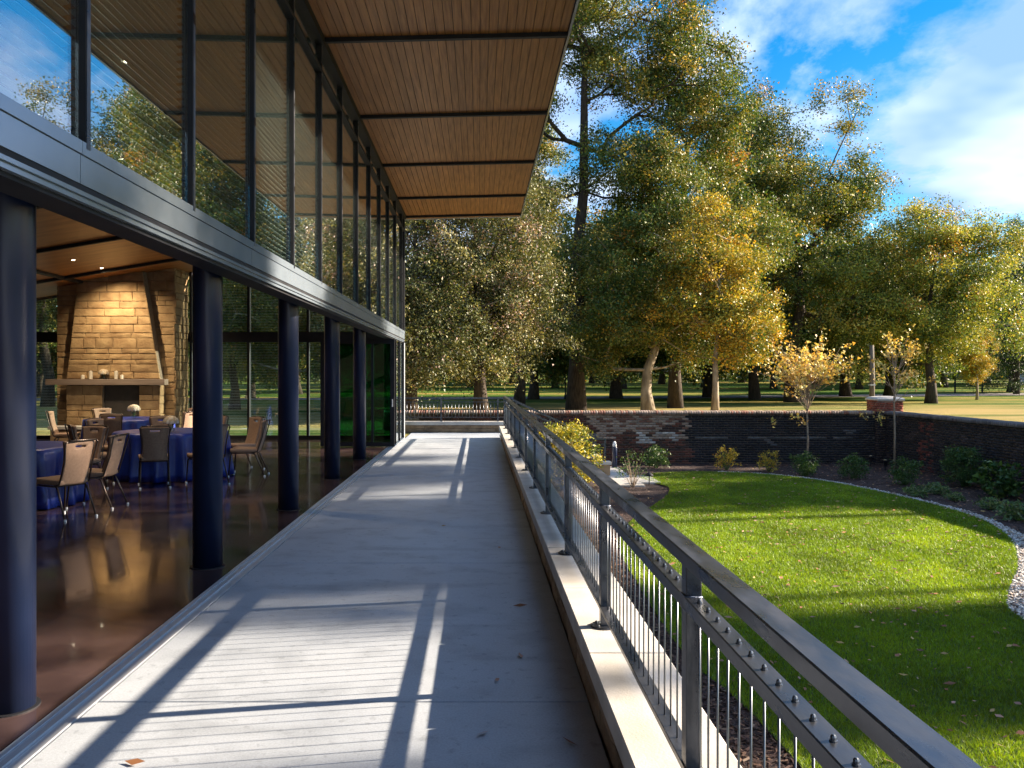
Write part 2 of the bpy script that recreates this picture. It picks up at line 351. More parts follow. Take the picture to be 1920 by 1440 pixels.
while y < 22.9:
    y1 = min(y + 1.28, 23.0)
    box('cap_stone', 0.545, 0.93, y + .003, y1 - .003, .218, CZ + random.uniform(-.0015, .0015), cap_stone, side, bev=.006); y += 1.28
endw = empty('low_end_wall', (-0.7, 25.1, 0), 'low stone wall with cap stones closing the far end of the walkway', 'wall')
box('wall_core', -2.35, 0.93, 25.03, 25.3, -1.3, .20, mortar, endw)
stone_face(endw, wall_stone, 'x', -2.35, 0.93, 0.0, .215, 25.01, .03, -1, hs=(.09, .12), ls=(.35, .8))
for k, (a, b) in enumerate(((-2.35, -1.03), (-1.03, 0.12), (0.12, 0.95))):
    box('cap_stone', a + .003, b - .003, 24.97, 25.35, .218, CZ, cap_stone, endw, bev=.006)

# ------------------------------------------------------------------ guard rails
weld_mat = material('weld', (.10, .13, .20), (.16, .18, .24), rough=.4, metal=.7, scale=60, bump=.4, bscale=300)
def guard_rail(root, xr, ya, yb, post_ys, zb, ztop, nb, nuts=True, far=False):
    """rail along y at x = xr"""
    box('top_rail', xr - .038, xr + .038, ya, yb, ztop - .045, ztop, rail_metal, root, bev=.004)
    mid = box('middle_rail', xr - .030, xr + .030, ya, yb, ztop - .192, ztop - .148, rail_metal, root, bev=.003)
    bot = box('bottom_rail', xr - .030, xr + .030, ya, yb, zb + .095, zb + .118, rail_metal, root, bev=.002)
    pm = bevel_mesh(MB().box(-.0255, .0255, -.031, .031, 0, ztop - .044 - zb).mesh('post', rail_metal), .003, 1)
    plate_bolts = MB()
    plate = MB().lathe([(.078, 0), (.078, .008), (.074, .011)], 28).mesh('base_plate', rail_metal)
    for qa in range(4):
        plate_bolts.lathe([(.009, 0), (.009, .007), (.005, .011)], 6, (.056*math.cos(qa*math.pi/2 + .78), .056*math.sin(qa*math.pi/2 + .78), .010))
    bolts = plate_bolts.mesh('anchor_bolts', rod_steel)
    wl = MB()
    for zz in (ztop - .192 - zb, ztop - .148 - zb, ztop - .047 - zb, .006):
        wl.tube([(-.0275, -.033, zz), (-.01, -.0345, zz + .002), (.012, -.0335, zz - .001), (.0275, -.033, zz)], .0038, 5)
        wl.tube([(-.0275, -.033, zz), (-.0285, 0, zz + .001), (-.0275, .033, zz)], .0034, 5)
    weld = wl.mesh('weld_bead', weld_mat, True)
    rod = MB().tube([(0, 0, 0), (0, 0, ztop - .18 - zb - .10)], .0033, 7).mesh('baluster', rod_steel, True)
    nut = MB().lathe([(.0085, 0), (.0085, .0025), (.0062, .003), (.0062, .008), (.0048, .0115), (.002, .0135)], 8).mesh('acorn_nut', rod_steel)
    for py in post_ys:
        po = inst('post', pm, (xr, py, zb), root); inst('base_plate', plate, (xr, py, zb), po); inst('anchor_bolts', bolts, (xr, py, zb), po); inst('weld_bead', weld, (xr, py, zb), po)
    for a, b in zip(post_ys[:-1], post_ys[1:]):
        for k in range(1, nb + 1):
            yy = a + (b - a)*k/(nb + 1)
            ba = inst('baluster', rod, (xr, yy, zb + .10), root)
            if nuts:
                inst('nut', nut, (xr, yy, ztop - .148), ba)
                inst('nut', nut, (xr, yy, zb + .095), ba, rot=(math.pi, 0, 0))
rail = empty('terrace_railing', (0.69, 11, CZ), 'long dark steel railing with thin rods along the walkway edge', 'railing')
posts = [2.75 + 1.9*k for k in range(-1, 11)] + [22.9]
guard_rail(rail, 0.69, -1.5, 22.96, posts, CZ, 1.135, 18)
# end railing, across the walkway
er = empty('end_railing', (-0.7, 25.16, CZ), 'dark steel railing with upright rods across the far end wall', 'railing')
box('top_rail', -2.3, 0.9, 25.13, 25.19, .985, 1.03, rail_metal, er, bev=.004)
box('middle_rail', -2.3, 0.9, 25.135, 25.185, .885, .91, rail_metal, er, bev=.003)
box('bottom_rail', -2.3, 0.9, 25.135, 25.185, .435, .455, rail_metal, er, bev=.003)
rod2 = MB().tube([(0, 0, 0), (0, 0, .43)], .008, 6).mesh('baluster', rod_steel, True)
for px in (-2.25, -1.12, 0.56):
    box('post', px - .025, px + .025, 25.132, 25.188, CZ, 1.0, rail_metal, er)
for a, b, n in ((-2.25, -1.12, 10), (-1.12, .56, 16)):
    for k in range(1, n): inst('baluster', rod2, (a + (b-a)*k/n, 25.16, .455), er)

# ------------------------------------------------------------------ stairs down to the garden
st = empty('garden_steps', (2.2, 24, GZ), 'concrete steps going down from the walkway end to the garden path', 'steps')
nst = 7
for k in range(nst):
    box('tread', 1.32 + k*.29, 1.32 + (k+1)*.29 + .02, 23.25, 24.85, GZ - .2, -(k+1)*.15 + .002*k, concrete, st, bev=.006)
for yc in (23.06, 25.02):
    mb = MB(); v = []
    for yy in (yc - .14, yc + .14):
        v += [(0.96, yy, GZ - .2), (3.55, yy, GZ - .2), (3.55, yy, GZ + .32), (3.1, yy, GZ + .32), (0.96, yy, .04)]
    mb.add(v, [(0,1,2,3,4), (9,8,7,6,5), (0,5,6,1), (1,6,7,2), (2,7,8,3), (3,8,9,4), (4,9,5,0)])
    mb.obj('cheek_wall', wall_stone, st)
    box('newel_cap', 3.12, 3.58, yc - .17, yc + .17, GZ + .32, GZ + .40, cap_stone, st, bev=.006)
for yc, lab in ((23.06, 'dark steel stair railing on the near side of the garden steps'), (25.02, 'dark steel stair railing on the far side of the garden steps')):
    s2 = empty('stair_railing', (3.4, yc, GZ + .4), lab, 'railing')
    A = Vector((0.98, yc, .98)); B = Vector((3.20, yc, -.05))
    for nm, dz, h in (('top_rail', 0, .022), ('middle_rail', -.14, .016), ('bottom_rail', -.62, .016)):
        mb = MB(); a, b = A + Vector((0, 0, dz)), B + Vector((0, 0, dz))
        for (p, q) in ((a, b), (b, Vector((3.45, yc, b.z)))):
            mb.hexa([(p.x, yc-.022, p.z-h), (q.x, yc-.022, q.z-h), (q.x, yc+.022, q.z-h), (p.x, yc+.022, p.z-h),
                     (p.x, yc-.022, p.z+h), (q.x, yc-.022, q.z+h), (q.x, yc+.022, q.z+h), (p.x, yc+.022, p.z+h)])
        mb.obj(nm, rail_metal, s2)
    for px in (1.02, 2.1, 3.43):
        zt = A.z + (B.z - A.z)*min((px - A.x)/(B.x - A.x), 1); zb = max(.04 - (px - .96)*.36, GZ + .40)
        box('post', px - .026, px + .026, yc - .026, yc + .026, min(zb, zt - .6), zt + .01, rail_metal, s2)
    for k in range(1, 21):
        px = A.x + (B.x - A.x)*k/21
        zt = A.z + (B.z - A.z)*k/21
        box('baluster', px - .006, px + .006, yc - .006, yc + .006, zt - .62, zt - .14, rail_metal, s2)

# ------------------------------------------------------------------ brick garden walls
def brick_courses(axis, u0, u1, z0, z1, face, sgn, colfn, bl=.205, bh=.068, gap=.011, depth=.05):
    V = []; Q = []; C = []; n = 0; ci = 0; z = z0
    while z < z1 - .03:
        u = u0 - (bl/2 if ci % 2 else 0)
        while u < u1:
            a, b = max(u, u0) + gap/2, min(u + bl, u1) - gap/2
            if b - a > .03:
                pr = random.uniform(-.004, .006)
                def P(uu, d, zz): return (uu, face + sgn*d, zz) if axis == 'x' else (face + sgn*d, uu, zz)
                zz0, zz1 = z + gap/2, z + bh - gap/2 + .004
                V += [P(a, -depth, zz0), P(b, -depth, zz0), P(b, -depth, zz1), P(a, -depth, zz1), P(a, pr, zz0), P(b, pr, zz0), P(b, pr, zz1), P(a, pr, zz1)]
                q = [(4,5,6,7), (0,4,7,3), (5,1,2,6), (7,6,2,3), (0,1,5,4)]
                Q += [tuple(i + n for i in x) for x in q]; C += [colfn((a+b)/2, z)]*5; n += 8
            u += bl
        z += bh + gap*.45; ci += 1
    return V, Q, C
from mathutils import noise as mnoise
def bcol_back(u, z):
    # mixed brick on the left, shade painted as near-black on the right, pale streaks
    k = mnoise.noise((u*.8, z*2.2, 1.3)); j = random.random(); edge = 6.55 + .35*mnoise.noise((u*.5, z*3, 4))
    if u > edge:
        c = np.array((.015, .015, .020)) * random.uniform(.7, 1.5)
        if abs(z + .28) < .045 and mnoise.noise((u*1.3, 0, 7)) > -.1: c = np.array((.10, .10, .10))*random.uniform(.5, 1.4)
        elif mnoise.noise((u*1.6, z*2.5, 9)) > .42 and abs(z + .3) < .25: c = np.array((.09, .09, .095))
        return c
    if z > -.35 and k + .2*j > -.02: c = np.array((.30, .23, .18)) if j > .3 else np.array((.17, .085, .06))
    else: c = np.array((.12, .045, .032)) if j > .45 else np.array((.055, .032, .028))
    if -.5 < z < -.15 and 4.9 < u < 6.2 and mnoise.noise((u*1.5, z*3, 2)) > -.15: c = np.array((.42, .39, .36))
    return c*random.uniform(.75, 1.25)
def bcol_right(u, z):
    if abs(u - (24.0 + .25*mnoise.noise((0, z*3, 1)))) < .42 and z < .3 and random.random() < .5: return np.array((.17, .05, .04))*random.uniform(.6, 1.3)
    c = np.array((.022, .019, .022))*random.uniform(.6, 1.6)
    if mnoise.noise((u*1.2, z*2.5, 3)) > .35: c = np.array((.06, .045, .045))
    return c
bz0, bz1 = GZ - .05, .47
bw = empty('brick_wall', (5, 26.5, GZ), 'old brick garden wall, red, with shade coloured into its right half, behind the lawn', 'wall')
box('wall_core', -3.0, 12.95, 26.44, 26.70, GZ - .3, bz1 - .005, mortar, bw)
V, Q, C = brick_courses('x', -3.0, 12.6, bz0, bz1, 26.42, -1, bcol_back)
tag(link(bpy.data.objects.new('brick_face', npmesh('brick_face', np.array(V), np.array(Q), brick_mat, np.array(C))), bw), kind='stuff')
rw = empty('brick_wall', (12.7, 14, GZ), 'near-black brick garden wall running along the right side of the planting bed', 'wall')
box('wall_core', 12.65, 12.95, -8, 26.43, GZ - .3, bz1 - .005, mortar, rw)
V, Q, C = brick_courses('y', 14, 26.38, bz0, bz1, 12.62, -1, bcol_right)
tag(link(bpy.data.objects.new('brick_face', npmesh('brick_face', np.array(V), np.array(Q), brick_mat, np.array(C))), rw), kind='stuff')
# rowlock copings: bricks on edge, slightly pitched
def coping(parent, axis, u0, u1, c0, c1, zb, colfn):
    V = []; Q = []; C = []; n = 0; u = u0
    while u < u1 - .03:
        b = min(u + .074, u1); h = .118 + random.uniform(-.006, .006)
        pts = []
        for (cc, zz) in ((c0, zb), (c1, zb), (c1, zb + h*.78), ((c0+c1)/2, zb + h), (c0, zb + h*.78)):
            pts.append((cc, zz))
        for uu in (u + .004, b - .004):
            for (cc, zz) in pts: V.append((uu, cc, zz) if axis == 'x' else (cc, uu, zz))
        Q += [(n, n+1, n+6, n+5), (n+1, n+2, n+7, n+6), (n+2, n+3, n+8, n+7), (n+3, n+4, n+9, n+8), (n+4, n, n+5, n+9), (n, n+4, n+3, n+2), (n+5, n+7, n+8, n+9)]
        C += [colfn(u)]*7; n += 10; u += .078
    return V, Q, C
def ccol(u):
    return np.array((.30, .23, .19))*random.uniform(.7, 1.3) if random.random() > .3 else np.array((.30, .15, .11))*random.uniform(.8, 1.2)
V, Q, C = coping(bw, 'x', -3.0, 12.55, 26.36, 26.78, bz1, ccol)
tag(link(bpy.data.objects.new('coping_bricks', npmesh('coping_bricks', np.array(V), np.array(Q), brick_mat, np.array(C))), bw), kind='stuff')
V, Q, C = coping(rw, 'y', 2, 26.34, 12.56, 13.02, bz1, lambda u: np.array((.15, .14, .145))*random.uniform(.65, 1.3))
tag(link(bpy.data.objects.new('coping_bricks', npmesh('coping_bricks', np.array(V), np.array(Q), brick_mat, np.array(C))), rw), kind='stuff')
pr = empty('brick_pier', (12.75, 26.55, GZ), 'square red brick pier with a weathered stone cap at the wall corner', 'pier')
box('pier_core', 12.36, 13.16, 26.32, 26.98, GZ - .2, .88, mortar, pr)
for ax, f_, sg, u0, u1 in (('x', 26.30, -1, 12.35, 13.17), ('y', 12.34, -1, 26.31, 26.99)):
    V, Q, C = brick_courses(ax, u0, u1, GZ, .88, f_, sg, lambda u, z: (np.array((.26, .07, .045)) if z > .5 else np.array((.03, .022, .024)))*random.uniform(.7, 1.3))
    tag(link(bpy.data.objects.new('brick_face', npmesh('brick_face', np.array(V), np.array(Q), brick_mat, np.array(C))), pr), kind='stuff')
mb = MB().lathe([(.56, 0), (.60, .03), (.60, .07), (.50, .12), (.2, .15)], 4)
o = mb.obj('pier_cap', cap_stone, pr, (12.76, 26.65, .885)); o.rotation_euler.z = R(45)

# ------------------------------------------------------------------ garden beds, lawn, gravel edging, path
tag(box('garden_bed', 0.93, 12.64, -12, 26.45, GZ - .3, GZ - .015, mulch_mat), kind='structure')
lawn_poly = [(2.25, -3), (2.25, 5.95), (2.02, 8.2), (2.08, 11), (2.2, 13.2), (2.55, 15.0), (3.15, 16.6), (3.85, 18.2), (4.35, 19.5), (4.62, 20.6), (4.5, 21.4), (4.25, 22.4), (4.6, 23.3), (5.6, 23.9),
             (6.7, 23.9), (8.1, 23.2), (9.0, 21.6), (9.47, 19.3), (9.62, 17.7), (9.5, 16.0), (8.9, 14.2), (7.75, 12.2), (6.75, 10.8), (6.25, 10.0), (6.1, 9.3), (6.2, 7.5), (6.6, 5), (7.2, 2), (7.6, -3)]
def smooth_poly(pts, n=5):
    P_ = [Vector(p).to_2d() if len(p) > 2 else Vector(p) for p in pts]; out_ = []
    for i in range(len(P_) - 1):
        p0 = P_[max(i-1, 0)]; p1 = P_[i]; p2 = P_[i+1]; p3 = P_[min(i+2, len(P_)-1)]
        for k in range(n):
            t_ = k/n
            out_.append(0.5*((2*p1) + (p2 - p0)*t_ + (2*p0 - 5*p1 + 4*p2 - p3)*t_*t_ + (3*p1 - p0 - 3*p2 + p3)*t_**3))
    out_.append(P_[-1]); return out_
LP = np.array([(p.x, p.y) for p in smooth_poly(lawn_poly)])
def inside(px, py, poly):
    r = np.zeros(len(px), bool); j = len(poly) - 1
    for i in range(len(poly)):
        xi, yi = poly[i]; xj, yj = poly[j]
        c = ((yi > py) != (yj > py)) & (px < (xj - xi)*(py - yi)/(yj - yi + 1e-12) + xi)
        r ^= c; j = i
    return r
bm = bmesh.new(); bm.faces.new([bm.verts.new((x, y, GZ + .012)) for x, y in LP]); bmesh.ops.triangulate(bm, faces=list(bm.faces))
me = bpy.data.meshes.new('lawn'); bm.to_mesh(me); bm.free(); me.materials.append(soil_lawn)
tag(link(bpy.data.objects.new('lawn', me)), kind='structure')
# grass blades, denser close to the walkway
def sample_in(poly, n, pw):
    xs_, ys_ = [], []; got = 0
    while got < n:
        k = n*3; xx = rng.uniform(poly[:, 0].min(), poly[:, 0].max(), k); yy = rng.uniform(3.5, poly[:, 1].max(), k)
        keep = inside(xx, yy, poly) & (rng.random(k) < np.clip((7.0/np.hypot(xx, yy + 1e-6)), .0, 1)**pw) & (xx < .70*yy + 1.2)
        xs_.append(xx[keep]); ys_.append(yy[keep]); got += keep.sum()
    return np.concatenate(xs_)[:n], np.concatenate(ys_)[:n]
NG = 430000
gx, gy = sample_in(LP, NG, 1.2)
gd = np.hypot(gx, gy); gs = np.clip(gd/8, .8, 2.0)
h = rng.uniform(.024, .046, NG); w = .0036*gs*rng.uniform(.7, 1.3, NG); an = rng.uniform(0, 2*np.pi, NG); lean = rng.normal(0, .45, (NG, 2))*h[:, None]
base = np.stack([gx, gy, np.full(NG, GZ + .008)], -1); dv = np.stack([np.cos(an)*w, np.sin(an)*w, np.zeros(NG)], -1)
tip = base + np.stack([lean[:, 0], lean[:, 1], h], -1)
gv = np.stack([base - dv, base + dv, tip], 1).reshape(-1, 3); gq = np.arange(NG*3).reshape(-1, 3)
ix = np.clip(((gx - 1)*3).astype(int), 0, 39); iy = np.clip((gy*3).astype(int), 0, 89)
tab = np.array([[mnoise.noise((i*.30, j*.22, 0)) + .6*mnoise.noise((i*.9, j*.75, 3)) for j in range(90)] for i in range(40)]); fn = tab[ix, iy] + rng.normal(0, .12, NG)
gc = np.array((.148, .260, .010))[None]*rng.uniform(.65, 1.5, (NG, 1)) + np.clip(rng.normal(0, .012, (NG, 3)), -.02, .03) + np.array((.03, .02, 0))[None]*np.clip(rng.normal(0, 1, (NG, 1)), 0, 3)
gc = gc*(1 + .45*fn[:, None]) + np.array((.05, .03, .0))[None]*np.clip(fn[:, None]*1.6 - .15, 0, 1)
gc = np.clip(gc, .004, 1)
tag(link(bpy.data.objects.new('grass', npmesh('grass', gv, gq, grass_mat, gc))), 'short bright green mown grass covering the curved lawn', 'grass', kind='stuff')
# gravel edging along the curved side of the lawn
edge_pts = [p for p in smooth_poly(lawn_poly[14:], 8)]
GP = []
for i in range(len(edge_pts) - 1):
    a, b = edge_pts[i], edge_pts[i+1]; d = (b - a); ln_ = d.length; nrm = Vector((-d.y, d.x)).normalized()
    wd = .20 + .45*max(0, min(1, (15.5 - a.y)/5))
    for k in range(int(ln_*wd*1500*max(.35, min(1, 13/max(a.y, 3))))):
        t_ = random.random(); s_ = random.uniform(.0, 1)
        q = a + d*t_ + nrm*(s_*wd + .0); GP.append((q.x, q.y))
GP = np.array(GP); GP = GP[(GP[:, 1] > 6)]
oct_v = np.array([(1,0,0), (0,1,0), (-1,0,0), (0,-1,0), (0,0,.7), (0,0,-.5)], float); oct_f = np.array([(0,1,4), (1,2,4), (2,3,4), (3,0,4), (1,0,5), (2,1,5), (3,2,5), (0,3,5)])
def scatter(pts, vb, fb, size, zs, colfn, name, mat, flat=.6):
    n = len(pts); s = size(n)[:, None, None]; a = rng.uniform(0, 2*np.pi, n); ca, sa = np.cos(a), np.sin(a)
    b = vb[None]*(1 + rng.normal(0, .22, (n, len(vb), 1)))*s*np.array((1, .75, flat))
    x = b[..., 0]*ca[:, None] - b[..., 1]*sa[:, None]; y_ = b[..., 0]*sa[:, None] + b[..., 1]*ca[:, None]
    v = np.stack([x + pts[:, 0, None], y_ + pts[:, 1, None], b[..., 2] + zs(n)[:, None]], -1).reshape(-1, 3)
    f = (fb[None] + (np.arange(n)*len(vb))[:, None, None]).reshape(-1, fb.shape[1])
    return npmesh(name, v, f, mat, np.repeat(colfn(n), len(fb), 0))
pc = np.array([(.55, .52, .48), (.40, .36, .32), (.62, .60, .57), (.36, .24, .18), (.25, .23, .22)])
tag(link(bpy.data.objects.new('gravel_edging', scatter(GP, oct_v, oct_f, lambda n: rng.uniform(.018, .040, n), lambda n: GZ + rng.uniform(-.005, .02, n),
    lambda n: pc[rng.choice(5, n, p=[.34, .22, .24, .1, .1])]*rng.uniform(.8, 1.15, (n, 1)), 'gravel_edging', pebble_mat))), 'band of pale pebbles curving between lawn and planting bed', 'gravel', kind='stuff')
# garden path slab at the foot of the steps
pa = empty('garden_path', (4, 23, GZ)); pa['kind'] = 'structure'
box('path_slab', 3.36, 4.10, 20.9, 25.2, GZ - .05, GZ + .03, cap_stone, pa, bev=.005)
box('path_slab', 4.105, 4.62, 21.5, 23.0, GZ - .05, GZ + .028, cap_stone, pa, bev=.005)
# bark chips over the beds
n = 60000
mxp = np.stack([rng.uniform(.95, 12.55, n), rng.uniform(3.5, 26.3, n)], -1)
keep = ~inside(mxp[:, 0], mxp[:, 1], LP) & ~((mxp[:, 0] > 3.3) & (mxp[:, 0] < 4.65) & (mxp[:, 1] > 20.8) & (mxp[:, 1] < 25.2)) & (mxp[:, 0] < .68*mxp[:, 1] + 1)
near = rng.random(n) < np.where(mxp[:, 0] < 5, 1.0, .75)
mxp = mxp[keep & near]
near2 = np.stack([rng.uniform(.95, 2.35, 26000), rng.uniform(3.8, 15, 26000)], -1)
near2 = near2[~inside(near2[:, 0], near2[:, 1], LP)]; mxp = np.concatenate([mxp, near2])
chip_v = np.array([(-1, -.35, 0), (1, -.3, .1), (.9, .35, .25), (-.95, .3, .12)], float); chip_f = np.array([(0, 1, 2, 3)])
ch = np.array([(.050, .026, .022), (.085, .046, .036), (.030, .017, .016), (.17, .095, .06), (.24, .17, .12)])
tag(link(bpy.data.objects.new('bark_mulch', scatter(mxp, chip_v, chip_f, lambda n: rng.uniform(.012, .038, n), lambda n: GZ + rng.uniform(-.012, .016, n),
    lambda n: ch[rng.choice(5, n, p=[.34, .28, .2, .13, .05])]*rng.uniform(.8, 1.2, (n, 1)), 'bark_mulch', chip_mat, 1.0))), 'dark purplish bark mulch covering the planting beds', 'mulch', kind='stuff')
# fallen leaves
lf_v = np.array([(-1, 0, .05), (0, -.55, .0), (1.05, 0, .22), (0, .55, .3)], float)
lx, ly = sample_in(LP, 1500, .3); fl = [np.stack([lx, ly], -1)]; fz = [np.full(1500, GZ + .042)]
bedl = np.stack([rng.uniform(7, 12.5, 1500), rng.uniform(12, 26.2, 1500)], -1); bedl = bedl[~inside(bedl[:, 0], bedl[:, 1], LP)]; fl.append(bedl); fz.append(np.full(len(bedl), GZ + .02))
bed2 = np.stack([rng.uniform(1, 4, 250), rng.uniform(4, 20, 250)], -1); bed2 = bed2[~inside(bed2[:, 0], bed2[:, 1], LP)]; fl.append(bed2); fz.append(np.full(len(bed2), GZ + .02))
wk = np.array([(.02, 4.0), (.42, 3.9), (.25, 5.1), (.0, 6.9), (.1, 4.7), (-1.5, 3.7), (.3, 6.2), (-.4, 9.5), (.2, 8.3)]); fl.append(wk); fz.append(np.full(len(wk), .008))
FL = np.concatenate(fl); FZ = np.concatenate(fz)
lc = np.array([(.36, .16, .07), (.42, .28, .10), (.24, .10, .05), (.40, .24, .18), (.16, .08, .04)])
tag(link(bpy.data.objects.new('fallen_leaves', scatter(FL, lf_v, np.array([(0, 1, 2, 3)]), lambda n: rng.uniform(.018, .048, n), lambda n: FZ,
    lambda n: lc[rng.choice(5, n)]*rng.uniform(.7, 1.3, (n, 1)), 'fallen_leaves', dry_leaf, 1.0))), 'scattered dry fallen leaves on lawn and beds', 'leaves', kind='stuff')

# ================================================================== pavilion
pav = empty('pavilion', (-8, 10, 0), 'glass-walled pavilion with dark columns and a wide wooden roof overhang', 'building')
COLY = [4.34 + 3.19*k for k in range(-1, 5)]
MUY = [4.29 + 1.595*k for k in range(-5, 12)]
XF = -2.0                                            # outer face of the facade
YE = 22.62                                           # north end of the building
ZS0 = 5.95                                           # soffit height at the facade
SL = 0.0243
def soff(x): return ZS0 + SL*(x - XF)
def ceil_z(x): return 4.44 + .165*(x + 7.6)
# floor inside
fl_ = empty('interior_floor', (-8, 10, -.05)); fl_['kind'] = 'structure'
xs_f = [-14.2, -8.9, -5.35, -2.155]; ys_f = [-6, 2.7, 9.1, 15.5, 22.7]
for a, b in zip(xs_f[:-1], xs_f[1:]):
    for c, d in zip(ys_f[:-1], ys_f[1:]):
        box('floor_panel', a + .003, b - .003, c + .003, d - .003, -.08, 0.0, polished, fl_)
box('floor_bed', -14.2, -2.0, -6, 22.7, -.5, -.085, mortar, fl_)
# door tracks in the floor
for k, (a, b) in enumerate(((-2.150, -2.118), (-2.114, -2.086), (-2.082, -2.056), (-2.052, -2.030), (-2.026, -1.990))):
    box('floor_track', a, b, -6, 20.5, -.05, (.005, -.004, .010, -.003, .004)[k], silver, pav)
    box('track_slot', b, b + .004, -6, 20.5, -.05, -.012, dark_metal, pav)
box('threshold', -2.15, -1.99, 20.5, YE, -.05, .03, silver, pav)
# columns
cme = MB().lathe([(.128, 0), (.128, 5.42)], 40).mesh('column', col_paint, False)
for p_ in cme.polygons: p_.use_smooth = len(p_.vertices) == 4
basep = MB().lathe([(.150, 0), (.150, .006)], 40).mesh('base_ring', dark_metal)
for y in COLY:
    c = inst('column', cme, (-2.41, y, 0), pav); inst('base_ring', basep, (-2.41, y, .0005), c)
# fascia: sill flashing, panels, head channels
for a, b in zip([-6] + [4.23 + 3.19*k for k in range(-2, 6)], [4.23 + 3.19*k for k in range(-2, 6)] + [YE + .06]):
    box('fascia_panel', XF - .06, XF + .012, a + .003, b - .003, 2.655, 2.800, fascia_metal, pav)
    box('sill_flashing', XF - .06, XF + .022, a + .002, b - .002, 2.803, 2.868, fascia_metal, pav)
box('fascia_core', XF - .20, XF - .062, -6, YE - .02, 2.60, 2.86, dark_metal, pav)
for k, (a, b, z0, z1, m_) in enumerate(((-2.06, -1.995, 2.622, 2.654, dark_metal), (-2.05, -1.985, 2.600, 2.621, fascia_metal), (-2.12, -2.00, 2.572, 2.599, fascia_metal), (-2.20, -2.03, 2.548, 2.571, dark_metal))):
    box('head_channel', a, b, -6, YE + .03, z0, z1, m_, pav)
box('head_soffit', -2.25, -2.201, -6, YE - .02, 2.56, 2.60, dark_metal, pav)
# upper glazing
BL = MB()
z = 2.93
while z < 5.80:
    y0, y1 = -.765, .765
    BL.add([(-.018, y0, z), (-.018, y1, z), (.018, y1, z + .008), (.018, y0, z + .008), (-.018, y0, z + .007), (-.018, y1, z + .007), (.018, y1, z + .015), (.018, y0, z + .015)],
           [(0,1,2,3), (7,6,5,4), (0,4,5,1), (2,6,7,3)]); z += .052
blind_me = BL.mesh('blind', blind_mat)
pane_me = MB().box(-.004, .004, -.775, .775, 2.87, 5.86).mesh('pane', glass)
ymul = MUY + [YE]
for a, b in zip(ymul[:-1], ymul[1:]):
    if b - a < .3: continue
    s = (b - a)/1.595
    p_ = inst('window_pane', pane_me, (XF - .02, (a+b)/2, 0), pav, sc=(1, s, 1))
    tag(inst('blind', blind_me, (XF - .075, (a+b)/2, 0), p_), kind='stuff')
for y in ymul:
    m_ = box('mullion', XF - .03, XF + .020, y - .022, y + .022, 2.86, soff(XF) - .06, dark_metal, pav)
    box('mullion_cap', XF + .020, XF + .025, y - .016, y + .023, 2.84, soff(XF) - .06, rail_metal, m_)
box('head_frame', XF - .12, XF + .06, -6, YE + .04, soff(XF) - .10, soff(XF) + .02, dark_metal, pav)
box('transom', XF - .05, XF + .03, -6, YE, 5.50, 5.545, dark_metal, pav)
# roof with board soffit
roof = MB()
def slab(mb, x0, x1, y0, y1, zf, th):
    mb.hexa([(x0,y0,zf(x0)), (x1,y0,zf(x1)), (x1,y1,zf(x1)), (x0,y1,zf(x0)), (x0,y0,zf(x0)+th), (x1,y0,zf(x1)+th), (x1,y1,zf(x1)+th), (x0,y1,zf(x0)+th)])
XR = 1.14; YR = 23.15
slab(roof, XF - .3, XR - .02, -6.5, YR - .02, lambda x: soff(x) + .03, .10)
rf = roof.obj('roof', dark_metal, pav)
EDG = MB(); slab(EDG, XR - .018, XR + .012, -6.5, YR, lambda x: soff(XR) - .035, .17); EDG.obj('edge_trim', fascia_metal, rf)
EDG = MB(); slab(EDG, XF - .3, XR - .02, YR - .018, YR + .01, lambda x: soff(x) - .02, .15); EDG.obj('edge_trim', white_paint, rf)
npk = 28; pw_ = (XR - .03 - XF - .03)/npk
bay_y = [-6.5, 1.15, 4.33, 7.52, 10.71, 13.90, 17.10, 20.29, 22.66, YR - .02]
for a, b in zip(bay_y[:-1], bay_y[1:]):
    ct = (a + b)/2; hl = (b - a)/2 - .03
    if b < 3: continue
    pk = MB(); pk.box(-pw_/2 + .0035, pw_/2 - .0035, -hl, hl, 0, .018); pkm = pk.mesh('plank', plank_wood)
    for k in range(npk):
        xc = XF + .035 + pw_*(k + .5)
        o = inst('plank', pkm, (xc, ct, soff(xc)), rf); o.rotation_euler.y = -math.atan(SL)
slab_b = MB(); slab(slab_b, XF - .25, XR - .02, -6.4, 3, lambda x: soff(x), .02); slab_b.obj('soffit_board', plank_wood, rf)
for y in bay_y[1:-1]:
    mb = MB(); slab(mb, XF + .03, XR - .02, y - .033, y + .033, lambda x: soff(x) - .055, .075); mb.obj('beam', dark_metal, rf)
    if y > 9 and y < 18:
        cl = MB().box(-.012, .012, -.014, .014, -.02, 0).mesh('clip', dark_metal)
        for k in range(npk): xc = XF + .035 + pw_*k; inst('clip', cl, (xc, y + .06, soff(xc)), rf)
